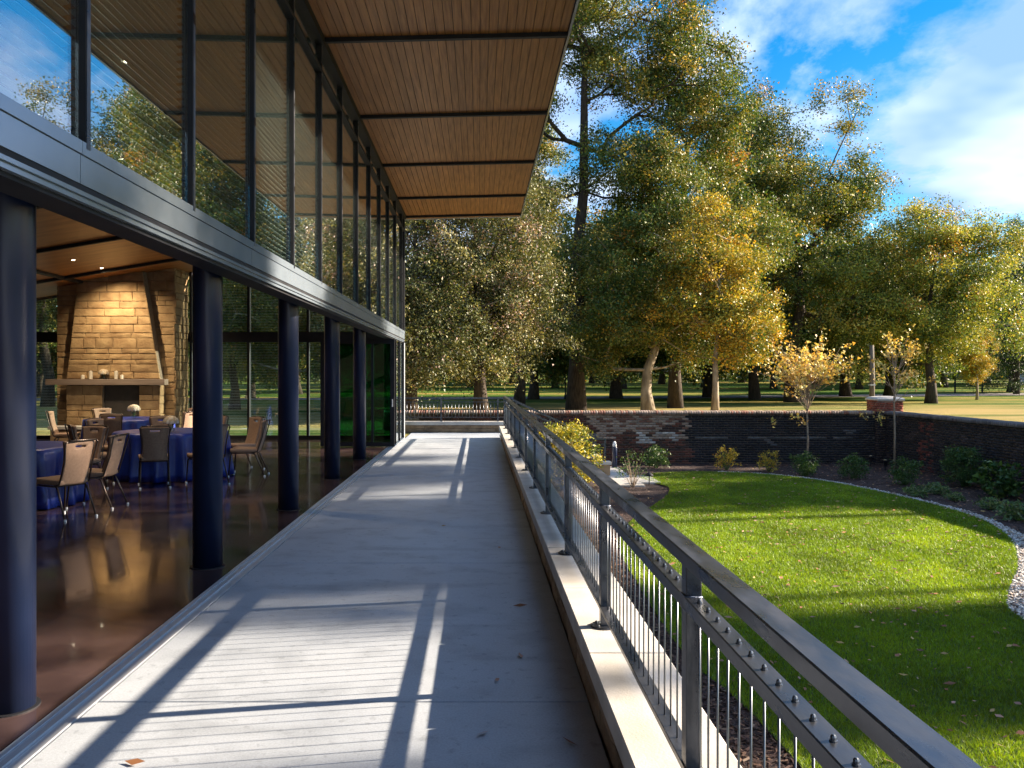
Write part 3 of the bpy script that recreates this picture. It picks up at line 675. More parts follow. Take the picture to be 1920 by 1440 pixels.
# inner ceiling
cl_ = MB(); slab(cl_, -14.2, XF - .14, -6, YE - .05, ceil_z, .06); cei = cl_.obj('ceiling', ceil_wood, pav)
for y in bay_y[1:-1]:
    mb = MB(); slab(mb, -14.1, XF - .15, y - .04, y + .04, lambda x: ceil_z(x) - .07, .075); mb.obj('beam', dark_metal, cei)
mb = MB(); slab(mb, -10.0, -9.90, -6, YE - .06, lambda x: ceil_z(x) - .06, .065); mb.obj('beam', dark_metal, cei)
dl = MB().lathe([(.05, 0), (.05, -.006), (.036, -.006)], 16).mesh('downlight', white_paint)
dll = MB().lathe([(.034, -.004), (.030, -.005)], 12).mesh('lamp', lamp_glass)
for (x, y) in ((-8.9, 18.6), (-7.0, 18.6), (-7.0, 15.5), (-5.2, 15.5), (-5.2, 12.3), (-8.9, 20.0), (-10.6, 20.0), (-7.0, 12.3), (-3.8, 12.3), (-3.8, 9.1), (-5.5, 9.1)):
    d = inst('downlight', dl, (x, y, ceil_z(x) - .001), cei); d.rotation_euler.y = -math.atan(.165)
    q = inst('lamp', dll, (x, y, ceil_z(x) - .003), cei); q.rotation_euler.y = -math.atan(.165)
# back and south walls
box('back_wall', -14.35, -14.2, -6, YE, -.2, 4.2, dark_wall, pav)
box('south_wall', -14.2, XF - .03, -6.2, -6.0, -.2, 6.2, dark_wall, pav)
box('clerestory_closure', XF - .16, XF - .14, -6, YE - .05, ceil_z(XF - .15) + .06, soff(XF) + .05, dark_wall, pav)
# north glass wall
YN = YE
NX = [-14.2, -12.45, -10.88, -7.66, -6.13, -4.55, -3.02, XF - .02]
for x in NX:
    m_ = box('north_mullion', x - .03, x + .03, YN - .10, YN + .05, 0, ceil_z(x) if x < -2.1 else 5.9, dark_metal, pav)
    box('mullion_cap', x + .03, x + .036, YN - .09, YN - .03, .08, 2.55, silver, m_)
box('north_transom', -14.2, XF - .06, YN - .12, YN + .04, 2.57, 2.84, dark_metal, pav)
box('north_sill', -14.2, XF - .06, YN - .09, YN + .04, 0, .085, dark_metal, pav)
lou = MB(); z = .11
while z < 2.54: lou.box(-.5, .5, -.003, .003, z, z + .006); z += .042
lou_lo = lou.mesh('blind', blind_mat)
lou = MB(); z = 2.88
while z < 5.0: lou.box(-.5, .5, -.003, .003, z, z + .006); z += .042
for a, b in zip(NX[:-1], NX[1:]):
    if -10.9 < a < -10.8: continue
    p1 = box('window_pane', a + .03, b - .03, YN - .012, YN - .004, .085, 2.57, glass_clear, pav)
    tag(inst('blind', lou_lo, ((a+b)/2, YN + .02, 0), p1, sc=(b - a - .07, 1, 1)), kind='stuff')
    zt = ceil_z(a)
    mb = MB().hexa([(a+.03, YN-.012, 2.84), (b-.03, YN-.012, 2.84), (b-.03, YN-.004, 2.84), (a+.03, YN-.004, 2.84), (a+.03, YN-.012, ceil_z(a)), (b-.03, YN-.012, ceil_z(b)), (b-.03, YN-.004, ceil_z(b)), (a+.03, YN-.004, ceil_z(a))])
    p2 = mb.obj('window_pane', glass_clear, pav)
    lou = MB(); z = 2.88
    while z < min(ceil_z(a), ceil_z(b)) - .03: lou.box(a + .035, b - .035, YN + .017, YN + .023, z, z + .006); z += .042
    tag(lou.obj('blind', blind_mat, p2), kind='stuff')
# closed glazing between folded doors and the corner
for a, b in ((20.52, 21.55), (21.55, YE)):
    box('side_mullion', XF - .10, XF + .0, a - .025, a + .025, .03, 2.548, dark_metal, pav)
    p1 = box('window_pane', XF - .035, XF - .027, a + .025, b - .025, .03, 2.548, glass_clear, pav)
    lou = MB(); z = .06
    while z < 2.52: lou.box(XF - .075, XF - .055, a + .03, b - .03, z, z + .006); z += .042
    tag(lou.obj('blind', blind_mat, p1), kind='stuff')
box('corner_post', XF - .10, XF + .02, YE - .05, YE + .05, 0, 2.55, silver, pav)
# folded stack of glass door leaves at the far end of the opening
for k, y in enumerate((19.92, 20.08)):
    xa, xb = (-3.72, -1.98) if k % 2 == 0 else (-3.70, -2.0)
    mb = MB()
    mb.box(xa, xb, y - .025, y + .025, .02, .115); mb.box(xa, xb, y - .025, y + .025, 2.43, 2.545)
    for xx in (xa, (xa+xb)/2 + .32, xb - .10): mb.box(xx, xx + .10 if xx != (xa+xb)/2 + .32 else xx + .055, y - .0249, y + .0249, .115, 2.43)
    lf = mb.obj('door_leaf', dark_metal, pav)
    box('pane', xa + .1, xb - .1, y - .004, y + .004, .115, 2.43, glass_green, lf)
    if k == 0: box('handle', xb - .062, xb - .04, y - .055, y - .026, .95, 1.13, silver, lf)

# ================================================================== fireplace
fp = empty('fireplace', (-9.2, 21.3, 0), 'tall buff stone fireplace with tapering chimney breast and timber mantel', 'fireplace')
XL, XRr = -10.72, -7.72
box('chimney_core', XL + .03, XRr - .03, 21.56, 22.45, 0, 3.90, mortar, fp)
box('chimney_core', -9.2, XRr - .03, 21.565, 22.445, 3.9, 4.12, mortar, fp)
stone_face(fp, chim_stone, 'x', XL, XRr, 0.0, 4.46, 21.53, .06, -1, hs=(.12, .26), ls=(.3, .75), gap=.012, rel=.02)
stone_face(fp, chim_stone, 'y', 21.53, 22.5, 0.0, 4.42, XRr, .06, 1, hs=(.12, .26), ls=(.25, .6), gap=.012, rel=.03)
# tapering breast standing proud of the wall, above the mantel
def breast_edge(z):
    t_ = max(0, min(1, (z - 1.6)/(4.3 - 1.6))); return (-10.32 + .30*t_, -7.98 - .45*t_)
mb = MB(); b0, b1 = breast_edge(1.6), breast_edge(4.3)
def trap(y0, y1, ins):
    return [(b0[0]+ins, y0, 1.58), (b0[1]-ins, y0, 1.58), (b0[1]-ins, y1, 1.58), (b0[0]+ins, y1, 1.58), (b1[0]+ins, y0, 4.3), (b1[1]-ins, y0, 4.3), (b1[1]-ins, y1, 4.3), (b1[0]+ins, y1, 4.3)]
mb.hexa(trap(21.24, 21.54, .01)); mb.obj('breast_core', mortar, fp)
stone_face(fp, chim_stone, 'x', 0, 0, 1.6, 4.42, 21.22, .03, -1, hs=(.12, .27), ls=(.3, .8), gap=.012, rel=.02, edge=breast_edge)
# breast below the mantel, with the firebox opening
for a, b in ((-10.32, -9.42), (-8.50, -7.98)):
    box('jamb_core', a + .02, b - .02, 21.22, 21.54, 0, 1.44, mortar, fp)
    stone_face(fp, chim_stone, 'x', a, b, 0, 1.44, 21.20, .03, -1, hs=(.14, .26), ls=(.25, .55), gap=.012, rel=.02)
stone_face(fp, chim_stone, 'y', 21.18, 21.53, 0, 1.44, -7.98, .03, 1, hs=(.14, .26), ls=(.35, .4), gap=.012, rel=.02)
box('firebox', -9.42, -8.50, 21.34, 21.52, .42, 1.44, dark_wall, fp)
box('hearth', -10.5, -7.8, 20.75, 21.2, 0, .36, wall_stone, fp, bev=.01)
box('hearth_slab', -10.55, -7.75, 20.72, 21.22, .362, .44, cap_stone, fp, bev=.008)
box('mantel', -10.74, -7.78, 20.98, 21.24, 1.45, 1.595, material('mantel_wood', (.20, .15, .12), (.27, .21, .17), rough=.6, scale=3, stretch=(.5, 4, 6)), fp, bev=.006)
# candles and flowers on the mantel
cand = material('candle_wax', (.75, .70, .60), rough=.5)
for x, h_, lab in ((-9.86, .10, 'short pale candle at the left end of the mantel group'), (-9.66, .20, 'tall pale candle left of the mantel flowers'),
                   (-9.03, .20, 'tall pale candle right of the mantel flowers'), (-8.88, .10, 'short pale candle at the right end of the mantel group')):
    tag(MB().lathe([(.042, 0), (.045, .004), (.045, h_ - .006), (.036, h_), (.01, h_ - .004), (.003, h_ + .018)], 18).obj('candle', cand, None, (x, 21.10, 1.597)), lab, 'candle', 'candles on the mantel')
def bouquet(loc, r, lab, cols, vase_h=.16):
    root = empty('flower_vase', loc, lab, 'flowers')
    MB().lathe([(.035, 0), (.055, .02), (.06, vase_h*.5), (.045, vase_h*.85), (.055, vase_h)], 20).obj('vase', glass_clear, root, loc, True)
    nfl = 900; d = rng.normal(0, 1, (nfl, 3)); d /= np.linalg.norm(d, axis=1)[:, None]; d[:, 2] = np.abs(d[:, 2])*.9 - .15
    c = d*r*rng.uniform(.75, 1.0, (nfl, 1)) + np.array((0, 0, vase_h + r*.55)); t1 = np.cross(d, rng.normal(0, 1, (nfl, 3))); t1 /= np.linalg.norm(t1, axis=1)[:, None]; t2 = np.cross(d, t1)
    s = rng.uniform(.016, .03, (nfl, 1)); v = np.stack([c - t1*s, c - t2*s, c + t1*s, c + t2*s], 1).reshape(-1, 3)
    cc = np.array(cols)[rng.choice(len(cols), nfl)]*rng.uniform(.8, 1.1, (nfl, 1))
    link(bpy.data.objects.new('blossoms', npmesh('blossoms', v, np.arange(nfl*4).reshape(-1, 4), flower_mat, cc)), root, loc)
    mb = MB()
    for k in range(9):
        a = k*.7; mb.tube([(0, 0, .02), (.03*math.cos(a), .03*math.sin(a), vase_h), (r*.6*math.cos(a), r*.6*math.sin(a), vase_h + r*.6)], .004, 5)
    mb.obj('stems', leaf_stem, root, loc)
leaf_stem = material('stem', (.05, .10, .02), rough=.6)
CREAM = [(.75, .68, .55), (.78, .74, .66), (.65, .50, .32), (.7, .6, .5)]
bouquet((-9.34, 21.10, 1.597), .13, 'cream flowers in a glass vase between the mantel candles', CREAM, .08)

# ================================================================== tables and chairs
def table(x, y, lab):
    root = empty('round_table', (x, y, 0), lab, 'table')
    mb = MB().lathe([(.12, 0), (.12, .03), (.05, .06), (.05, .70), (.3, .72)], 16); mb.obj('pedestal', dark_metal, root, (x, y, 0))
    MB().lathe([(.89, 0), (.90, .01), (.90, .03)], 48).obj('tabletop', dark_wall, root, (x, y, .718))
    nfold = 15; ph = random.uniform(0, 6)
    amp = [0, 0, 0, .006, .02, .035, .045, .055, .06]
    prof = [(.3, .762), (.70, .761), (.895, .759), (.912, .745), (.915, .68), (.92, .5), (.93, .3), (.94, .12), (.945, .012)]
    MB().lathe(prof[::-1], 180, (0, 0, 0), lambda a, i: 1 + amp[8 - i]*(math.sin(nfold*a + ph + .5*math.sin(3*a)) + .5*math.sin(nfold*2*a + 1.3))).obj('tablecloth', cloth_blue, root, (x, y, 0), True)
    return root
T1c, T2c, T3c = (-5.17, 14.25), (-7.55, 18.3), (-6.25, 11.2)
table(*T1c, 'round table in royal blue floor-length cloth with flowers, behind the second column')
table(*T2c, 'round table in royal blue cloth standing just before the fireplace')
table(*T3c, 'round table in royal blue cloth without flowers, beside the first column')
bouquet((T1c[0] + .12, T1c[1] - .35, .763), .13, 'cream and green flowers on the blue table behind the second column', CREAM, .10)
bouquet((T2c[0] + .1, T2c[1], .763), .14, 'cream flowers on the blue table before the fireplace', CREAM, .12)
# banquet chair prototype meshes (faces local +y)
def back_mesh():
    bm = bmesh.new(); nu, nv = 16, 18; g_ = {}
    for j in range(nv + 1):
        v = j/nv; zz = .40 + .53*v; wd = .185 + .028*v - .022*math.sin(math.pi*v); yy = -.195 - .13*v - .02*math.sin(math.pi*v)
        for i in range(nu + 1):
            u = i/nu*2 - 1; g_[i, j] = bm.verts.new((u*wd, yy - .035*(1 - u*u) + .02, zz - .012*u*u*(v > .9)))
    for j in range(nv):
        for i in range(nu):
            if j == nv - 3 and 5 <= i <= 10: continue
            bm.faces.new((g_[i, j], g_[i+1, j], g_[i+1, j+1], g_[i, j+1]))
    bmesh.ops.recalc_face_normals(bm, faces=list(bm.faces)); bmesh.ops.solidify(bm, geom=list(bm.faces), thickness=.042)
    me = bpy.data.meshes.new('backrest'); bm.to_mesh(me); bm.free(); me.materials.append(fabric)
    me.polygons.foreach_set('use_smooth', [True]*len(me.polygons)); return me
seat_me = MB().hexa([(-.20, -.20, .40), (.20, -.20, .40), (.225, .24, .405), (-.225, .24, .405), (-.20, -.21, .465), (.20, -.21, .465), (.23, .25, .475), (-.23, .25, .475)]).mesh('seat', fabric); bevel_mesh(seat_me, .022, 3)
seat_me.polygons.foreach_set('use_smooth', [True]*len(seat_me.polygons))
def leg_mesh(sx, front):
    mb = MB()
    if front: mb.tube([(sx*.20, .20, .40), (sx*.205, .235, .36), (sx*.215, .27, 0.01)], .0115, 8)
    else: mb.tube([(sx*.19, -.12, .40), (sx*.195, -.17, .36), (sx*.21, -.32, .01)], .0115, 8)
    return mb.mesh('leg', chair_metal, True)
chair_metal = material('chair_steel', (.06, .045, .04), (.09, .07, .06), rough=.3, metal=.6)
legs_me = [leg_mesh(s, f) for s in (-1, 1) for f in (True, False)]
leg_end = [(s*.2155, .2715, 0) if f else (s*.2105, -.3215, 0) for s in (-1, 1) for f in (True, False)]
cap_me = MB().lathe([(.018, 0), (.018, .018), (.013, .024)], 10).mesh('foot_cap', silver)
fr = MB()
for s in (-1, 1): fr.tube([(s*.19, -.10, .40), (s*.197, -.20, .42), (s*.185, -.28, .66), (s*.214, -.338, .90), (s*.19, -.345, .93)], .010, 7)
fr.tube([(-.19, -.345, .93), (-.08, -.372, .935), (.08, -.372, .935), (.19, -.345, .93)], .010, 7)
frame_me = fr.mesh('back_frame', chair_metal, True)
rail_me = MB().tube([(-.2, .2, .39), (-.2, -.14, .39), (.2, -.14, .39), (.2, .2, .39)], .011, 7).mesh('seat_frame', chair_metal, True)
back_me = back_mesh()
def chair(x, y, rz, lab):
    c = empty('banquet_chair', (x, y, 0), lab, 'chair', 'banquet chairs around the blue tables'); c.rotation_euler.z = R(rz)
    for nm, me in (('seat', seat_me), ('backrest', back_me), ('back_frame', frame_me), ('seat_frame', rail_me)):
        o = bpy.data.objects.new(nm, me); COL.objects.link(o); o.parent = c
    for me, e_ in zip(legs_me, leg_end):
        o = bpy.data.objects.new('leg', me); COL.objects.link(o); o.parent = c
        q = bpy.data.objects.new('foot_cap', cap_me); COL.objects.link(q); q.parent = o; q.location = e_
def face_to(x, y, t): return math.degrees(math.atan2(t[1]-y, t[0]-x)) - 90
for x, y, t, dr, lab in ((-4.97, 12.98, T1c, 14, 'taupe banquet chair showing its full back, pushed up to the flowered table'),
                     (-6.05, 13.25, T1c, -12, 'taupe banquet chair turned sideways at the left front of the flowered table'),
                     (-6.42, 14.75, T1c, 10, 'taupe banquet chair seen from behind at the left of the flowered table'),
                     (-5.75, 15.45, T1c, 0, 'sunlit pale banquet chair facing the walkway beyond the flowered table'),
                     (-4.95, 15.55, T1c, 0, 'sunlit pale banquet chair right behind the flowers of the near table'),
                     (-4.25, 15.2, T1c, 0, 'banquet chair at the far side of the flowered table, behind the second column'),
                     (-3.92, 14.35, T1c, 0, 'taupe banquet chair in full side view between second and third columns'),
                     (-4.25, 13.25, T1c, 0, 'banquet chair whose seat peeks out beside the second column'),
                     (-4.98, 10.15, T3c, 12, 'sunlit banquet chair in side view right beside the first column'),
                     (-4.95, 10.95, T3c, 8, 'banquet chair with dark back behind the sunlit one at the first column'),
                     (-5.85, 12.42, T3c, 0, 'banquet chair on the fireplace side of the table by the first column'),
                     (-7.05, 12.35, T3c, 0, 'banquet chair at the far left of the table by the first column'),
                     (-8.75, 17.95, T2c, 0, 'sunlit banquet chair at the left of the table before the fireplace'),
                     (-8.45, 19.25, T2c, 0, 'banquet chair with its back to the hearth, left of the firebox'),
                     (-6.75, 19.3, T2c, 0, 'banquet chair with its back to the stone jamb right of the firebox'),
                     (-6.35, 17.9, T2c, 0, 'banquet chair at the right of the table before the fireplace'),
                     (-7.3, 17.0, T2c, 0, 'banquet chair on the walkway side of the table before the fireplace')):
    chair(x, y, face_to(x, y, t) + dr, lab)
# warm downlight washing the chimney (its lamp is the ceiling downlight above the hearth)
sl = bpy.data.lights.new('chimney_downlight', 'SPOT'); sl.energy = 95; sl.color = (1, .76, .46); sl.spot_size = R(105); sl.spot_blend = 1.0; sl.shadow_soft_size = .04
so = bpy.data.objects.new('chimney_downlight', sl); COL.objects.link(so); so.location = (-8.9, 20.0, ceil_z(-8.9) - .05)
so.rotation_euler = (Vector((-8.9, 21.25, 2.2)) - so.location).to_track_quat('-Z', 'Y').to_euler()

# ================================================================== trees
def leaf_cloud(centres, spread, n_per, size, palette, probs, clump_var=.35, droop=0.0, aspect=.62, seed=0):
    """small leaf quads gathered round twig tips; returns verts, quads, colours"""
    r = np.random.default_rng(seed); m = len(centres); n = m*n_per
    c = np.repeat(centres, n_per, 0)
    offs = r.normal(0, 1, (n, 3))*np.array((spread, spread, spread*.62))
    # each cluster is a few flat sprays
    sp = r.integers(0, 5, n); sprd = r.normal(0, 1, (m, 5, 3))*spread*.55
    offs = offs*.62 + sprd[np.repeat(np.arange(m), n_per), sp]
    offs[:, 2] -= droop*np.hypot(offs[:, 0], offs[:, 1])
    c = c + offs
    nrm = r.normal(0, 1, (n, 3)); nrm[:, 2] += .7; nrm /= np.linalg.norm(nrm, axis=1)[:, None]
    t1 = np.cross(nrm, r.normal(0, 1, (n, 3))); t1 /= np.linalg.norm(t1, axis=1)[:, None] + 1e-9; t2 = np.cross(nrm, t1)
    s = (size*r.uniform(.6, 1.35, n))[:, None]
    v = np.stack([c - t1*s*.55 - t2*s*aspect, c - t1*s*.55 + t2*s*aspect, c + t1*s], 1).reshape(-1, 3)
    pal = np.array(palette)
    base = pal[r.choice(len(pal), m, p=probs)]; ind = pal[r.choice(len(pal), n, p=probs)]
    mix = r.random(n)[:, None] < .55
    col = np.where(mix, np.repeat(base, n_per, 0), ind)*r.uniform(1 - clump_var, 1 + clump_var, (n, 1))
    return v, np.arange(n*3).reshape(-1, 3), np.clip(col*1.22, .003, .8)
def skeleton(trunk, attract, seed, wander=.12):
    """greedy branching from the trunk polyline to every attractor; returns nodes, parents"""
    r = np.random.default_rng(seed)
    nodes = [np.array(p, float) for p in trunk]; par = [-1] + list(range(len(trunk) - 1))
    hgt = np.array([p[2] for p in trunk])
    tr = np.array(trunk, float)
    dist = np.array([np.min(np.linalg.norm(tr - a, axis=1)) for a in attract])
    depth = [0]*len(nodes); ends = []
    for k in np.argsort(dist):
        a = attract[k]; P_ = np.array(nodes); d = a - P_; L_ = np.linalg.norm(d, axis=1)
        up = d[:, 2]/(L_ + 1e-6); cost = L_*(1 + .55*np.clip(.15 - up, 0, 2)) + .12*np.array(depth)
        cost[0] += 50; j = int(np.argmin(cost)); p0 = nodes[j]; ln_ = np.linalg.norm(a - p0); steps = max(1, int(ln_/.9)); last = j
        for s in range(1, steps + 1):
            t_ = s/steps; q = p0 + (a - p0)*t_ + r.normal(0, wander, 3)*ln_*.25*math.sin(math.pi*t_); q[2] += -.08*ln_*math.sin(math.pi*t_)
            nodes.append(q); par.append(last); depth.append(depth[last] + 1); last = len(nodes) - 1
        ends.append(last)
    return np.array(nodes), par
def branch_mesh(nodes, par, ntrunk, r_base, r_tip, mat, name, trunk_r, sides=7, min_r=.012):
    n = len(nodes); w = np.zeros(n)
    kids = [[] for _ in range(n)]
    for i, p in enumerate(par):
        if p >= 0: kids[p].append(i)
    for i in range(n - 1, -1, -1): w[i] = 1 if not kids[i] else sum(w[k] for k in kids[i])
    # nodes are appended parents first, so a reverse sweep is enough
    rad = np.maximum(r_tip*np.sqrt(w), min_r)
    for i in range(ntrunk): rad[i] = trunk_r[i]
    for i in range(ntrunk, n):
        rad[i] = min(rad[i], rad[par[i]]*.92)
    mb = MB(); done = set()
    mb.tube([tuple(nodes[i]) for i in range(ntrunk)], [float(rad[i]) for i in range(ntrunk)], 14)
    for i in range(ntrunk, n):
        if i in done: continue
        if par[i] in done or par[i] < ntrunk or True:
            if par[i] >= ntrunk and kids[par[i]] and kids[par[i]][0] == i: continue      # continued by its parent's chain
            ch = [par[i], i]; cur = i
            while kids[cur]:
                cur = kids[cur][0]; ch.append(cur)
            rr = [min(float(rad[c]), float(rad[ch[1]])) for c in ch]
            if rr[0] < .012: pass
            mb.tube([tuple(nodes[c]) for c in ch], rr, 5 if rr[0] < .08 else sides, cap=False)
    return mb.mesh(name, mat, True)
def ell_points(lobes, n, seed, shell=.5, gap=-.16):
    r = np.random.default_rng(seed); vol = np.array([l[3]*l[4]*l[5] for l in lobes])**.8; k = r.choice(len(lobes), n, p=vol/vol.sum())
    d = r.normal(0, 1, (n, 3)); d /= np.linalg.norm(d, axis=1)[:, None]; rad = r.uniform(shell**2, 1, n)**.5
    rad = np.where(r.random(n) < .2, rad*.55, rad)
    Lb = np.array(lobes)[k]
    P_ = Lb[:, :3] + d*rad[:, None]*Lb[:, 3:6]
    # open gaps between the boughs
    keep = np.array([mnoise.noise((p[0]*.42 + seed, p[1]*.42, p[2]*.55)) > gap for p in P_])
    return P_[keep]
TREES = {}
def make_tree(key, trunk, trunk_r, lobes, n_cl, n_per, spread, size, palette, probs, bark, r_tip=.022, seed=1, droop=0, thin=1.0):
    """local coordinates, base at the origin"""
    at = ell_points(lobes, n_cl, seed); at = at[at[:, 2] > 1.2]
    nodes, par = skeleton(trunk, at, seed)
    tm = branch_mesh(nodes, par, len(trunk), trunk_r[0], r_tip, bark, key + '_trunk', trunk_r)
    v, q, c = leaf_cloud(at, spread, n_per, size, palette, probs, droop=droop, seed=seed + 5)
    cm = npmesh(key + '_crown', v, q, leaf_mat, c); TREES[key] = (tm, cm); return TREES[key]
def plant_tree(key, name, x, y, label, group=None, rz=0, sc=1, z=None, cat='tree'):
    z = float(park_z(x, y)) - .05 if z is None else z
    e_ = empty(name, (x, y, z), label, cat, group); e_.rotation_euler.z = R(rz); e_.scale = (sc, sc, sc) if not isinstance(sc, tuple) else sc
    tm, cm = TREES[key]
    for nm, me in (('trunk', tm), ('crown', cm)):
        o = bpy.data.objects.new(nm, me); COL.objects.link(o); o.parent = e_
    return e_
GRN = [(.030, .066, .014), (.055, .100, .020), (.092, .132, .026), (.150, .160, .032), (.235, .195, .040)]
PAL_MIX = GRN + [(.38, .27, .045), (.34, .17, .03)]
P_DARK = (GRN + [(.30, .19, .03)], [.32, .28, .18, .10, .07, .05])
P_OLIVE = (PAL_MIX, [.15, .22, .25, .20, .12, .045, .015])
P_YELL = ([(.06, .11, .02), (.15, .17, .03), (.30, .27, .04), (.44, .34, .045), (.48, .27, .03), (.20, .11, .02)], [.15, .19, .22, .22, .16, .06])
P_YGRN = ([(.05, .10, .02), (.11, .16, .03), (.21, .25, .045), (.34, .34, .06), (.44, .38, .08), (.34, .18, .03)], [.14, .20, .26, .22, .12, .06])
P_BEECH = ([(.040, .055, .018), (.080, .095, .028), (.13, .135, .05), (.20, .19, .10), (.26, .18, .15), (.30, .28, .11)], [.27, .25, .19, .12, .09, .08])
P_DEEP = ([(.018, .040, .012), (.030, .060, .016), (.050, .080, .02)], [.4, .4, .2])
def tk(h, lean=(0, 0), n=7, wob=.08, seed=0):
    r = random.Random(seed); return [(lean[0]*t_ + r.uniform(-wob, wob)*(0 < t_), lean[1]*t_ + r.uniform(-wob, wob)*(0 < t_), h*t_) for t_ in [i/(n-1) for i in range(n)]]
def tr_r(r0, r1, n=7): return [r0*1.35 if i == 0 else r0 + (r1 - r0)*i/(n-1) for i in range(n)]

# tall twin-stemmed plane tree, crown reaching out of the picture
make_tree('plane', tk(17, (.4, 0), 9, .12, 3), tr_r(.40, .14, 9), [(-.6, 0, 21, 4.4, 4.5, 5.0), (3.0, 0, 17.0, 3.2, 3.4, 3.6), (-3, 0, 15, 2.6, 3.2, 2.8), (2.6, 0, 11.4, 3.0, 3.2, 2.2), (6.4, 0, 14.4, 1.8, 2.2, 2.2), (-2.4, 0, 10.2, 2.2, 2.4, 1.7), (1.2, 0, 6.6, 2.8, 2.6, 1.9), (-1.6, 0, 4.6, 1.8, 2, 1.3)],
          560, 360, .50, .070, *P_OLIVE, bark_dark, .028, 11)
make_tree('beech', tk(9, (.2, 0), 7, .1, 5), tr_r(.30, .08), [(0, 0, 8.6, 3.8, 3.4, 5.2), (-2.0, -.5, 5.0, 2.8, 2.6, 2.8), (2.2, -.3, 4.7, 2.6, 2.5, 2.8), (.3, -1.2, 3.2, 2.4, 1.8, 1.5)], 540, 320, .45, .060, *P_BEECH, bark_dark, .018, 21, .6)
make_tree('oak', tk(10, (.3, 0), 7, .15, 8), tr_r(.42, .14), [(0, 0, 9.4, 5.1, 5, 4.4), (-2.6, 0, 12.6, 2.6, 2.8, 2.8), (2.7, 0, 15.9, 1.9, 1.9, 1.5), (3.8, 0, 6.0, 3.2, 3, 2.9), (-3.8, 0, 5.6, 3, 3, 2.9), (-.8, 0, 14.9, 1.2, 1.3, 1.1), (2.4, 0, 11.6, 2.6, 2.6, 1.8), (0, -1.5, 4.0, 3.4, 2.4, 1.7)],
          640, 340, .50, .070, *P_OLIVE, bark_dark, .026, 31)
make_tree('round', tk(6, (.35, 0), 7, .16, 9), tr_r(.27, .12), [(0, 0, 7.4, 3.6, 3.4, 4.4), (1.8, 0, 4.4, 2.6, 2.5, 2.4), (-1.9, 0, 4.4, 2.5, 2.4, 2.4), (.4, 0, 10.6, 2.4, 2.2, 2.4), (-2.2, -.8, 3.0, 1.7, 1.7, 1.0)], 450, 320, .46, .064, *P_OLIVE, bark_pale, .022, 41)
make_tree('tall', tk(12, (.5, 0), 8, .14, 2), tr_r(.29, .10, 8), [(.5, 0, 12, 3.2, 3.2, 5.0), (2.6, 0, 7.6, 2.8, 2.6, 2.6), (-1.6, 0, 7.2, 2.5, 2.4, 2.8), (.3, 0, 16, 1.9, 2, 2.4), (1.4, -.5, 4.0, 2.6, 2.2, 1.8)], 480, 330, .48, .068, *P_OLIVE, bark_dark, .022, 51)
make_tree('gold', tk(5.2, (.15, 0), 6, .06, 4), tr_r(.13, .05, 6), [(0, 0, 5.4, 2.0, 2.0, 2.9), (.9, 0, 3.4, 1.7, 1.7, 1.6), (-.9, 0, 3.6, 1.6, 1.6, 1.6)], 330, 230, .30, .054, *P_YELL, bark_pale, .011, 61)
make_tree('lime', tk(6.5, (0, 0), 7, .1, 6), tr_r(.26, .08), [(0, 0, 6.4, 3.9, 3.6, 4.2), (2.8, 0, 4.6, 2.8, 2.6, 2.9), (-2.8, 0, 4.2, 2.7, 2.5, 2.6), (2.8, 0, 8.5, 2.0, 2, 1.9), (-.6, 0, 9.4, 1.9, 2.0, 1.6), (-4.2, 0, 6.2, 1.8, 1.8, 1.6)], 540, 320, .46, .064, *P_YGRN, bark_dark, .019, 71)
make_tree('dark', tk(7, (.2, 0), 7, .12, 1), tr_r(.34, .10), [(0, 0, 7.6, 5.0, 4.5, 5.4), (2.8, 0, 4.6, 3.4, 3, 2.8), (-3, 0, 4.8, 3.2, 3, 2.8), (0, -2, 3.6, 3.5, 2.5, 2.2)], 330, 210, .80, .13, *P_DARK, bark_dark, .026, 81)
# conifer: whorled layers
def conifer():
    r = np.random.default_rng(5); cs = []
    for k in range(26):
        z = 1.2 + k*.48; rr = 3.0*(1 - k/27)**.8 + .15
        for j in range(int(8 + rr*5)):
            a = r.uniform(0, 6.28); q = rr*r.uniform(.35, 1); cs.append((q*math.cos(a), q*math.sin(a), z - .18*q + r.normal(0, .12)))
    cs = np.array(cs)
    v, q, c = leaf_cloud(cs, .28, 80, .085, *P_DEEP, droop=.4, aspect=.3, seed=9)
    mb = MB().tube([(0, 0, 0), (0, 0, 7), (0, 0, 13.6)], [.24, .14, .02], 10)
    for p_ in cs[::5]: mb.tube([(0, 0, p_[2] + .25), tuple(p_)], [.025, .008], 4, cap=False)
    TREES['conifer'] = (mb.mesh('conifer_trunk', bark_dark, True), npmesh('conifer_crown', v, q, leaf_mat, c))
conifer()

def at(px, d): return (px - 898)/1588*d
G1 = 'trees standing in the park behind the garden wall'
plant_tree('beech', 'beech_tree', at(768, 31.5), 31.5, 'drooping small-leaved beech right beside the pavilion corner', G1, 20, .86)
plant_tree('beech', 'beech_tree', at(902, 33), 33, 'drooping small-leaved tree with thick dark trunk behind the end railing', G1, 205, .88)
plant_tree('tall', 'park_tree', at(973, 47), 47, 'slim dark-trunked tree just beyond the end of the walkway railing', G1, 100, .95)
plant_tree('plane', 'plane_tree', at(1080, 41), 41, 'tallest tree, thick dark trunk splitting into high bare stems', G1, 0, 1.0)
plant_tree('round', 'park_tree', at(1215, 39), 39, 'spreading tree with pale sunlit trunk and low side branch', G1, 10, .98)
plant_tree('tall', 'park_tree', at(1266, 43), 43, 'tall tree with greyish trunk next to the pale-trunked one', G1, 0, 1.12)
plant_tree('gold', 'golden_tree', at(1340, 37), 37, 'slender young tree in orange and gold autumn leaf behind the brick wall', G1, 0, 1.15)
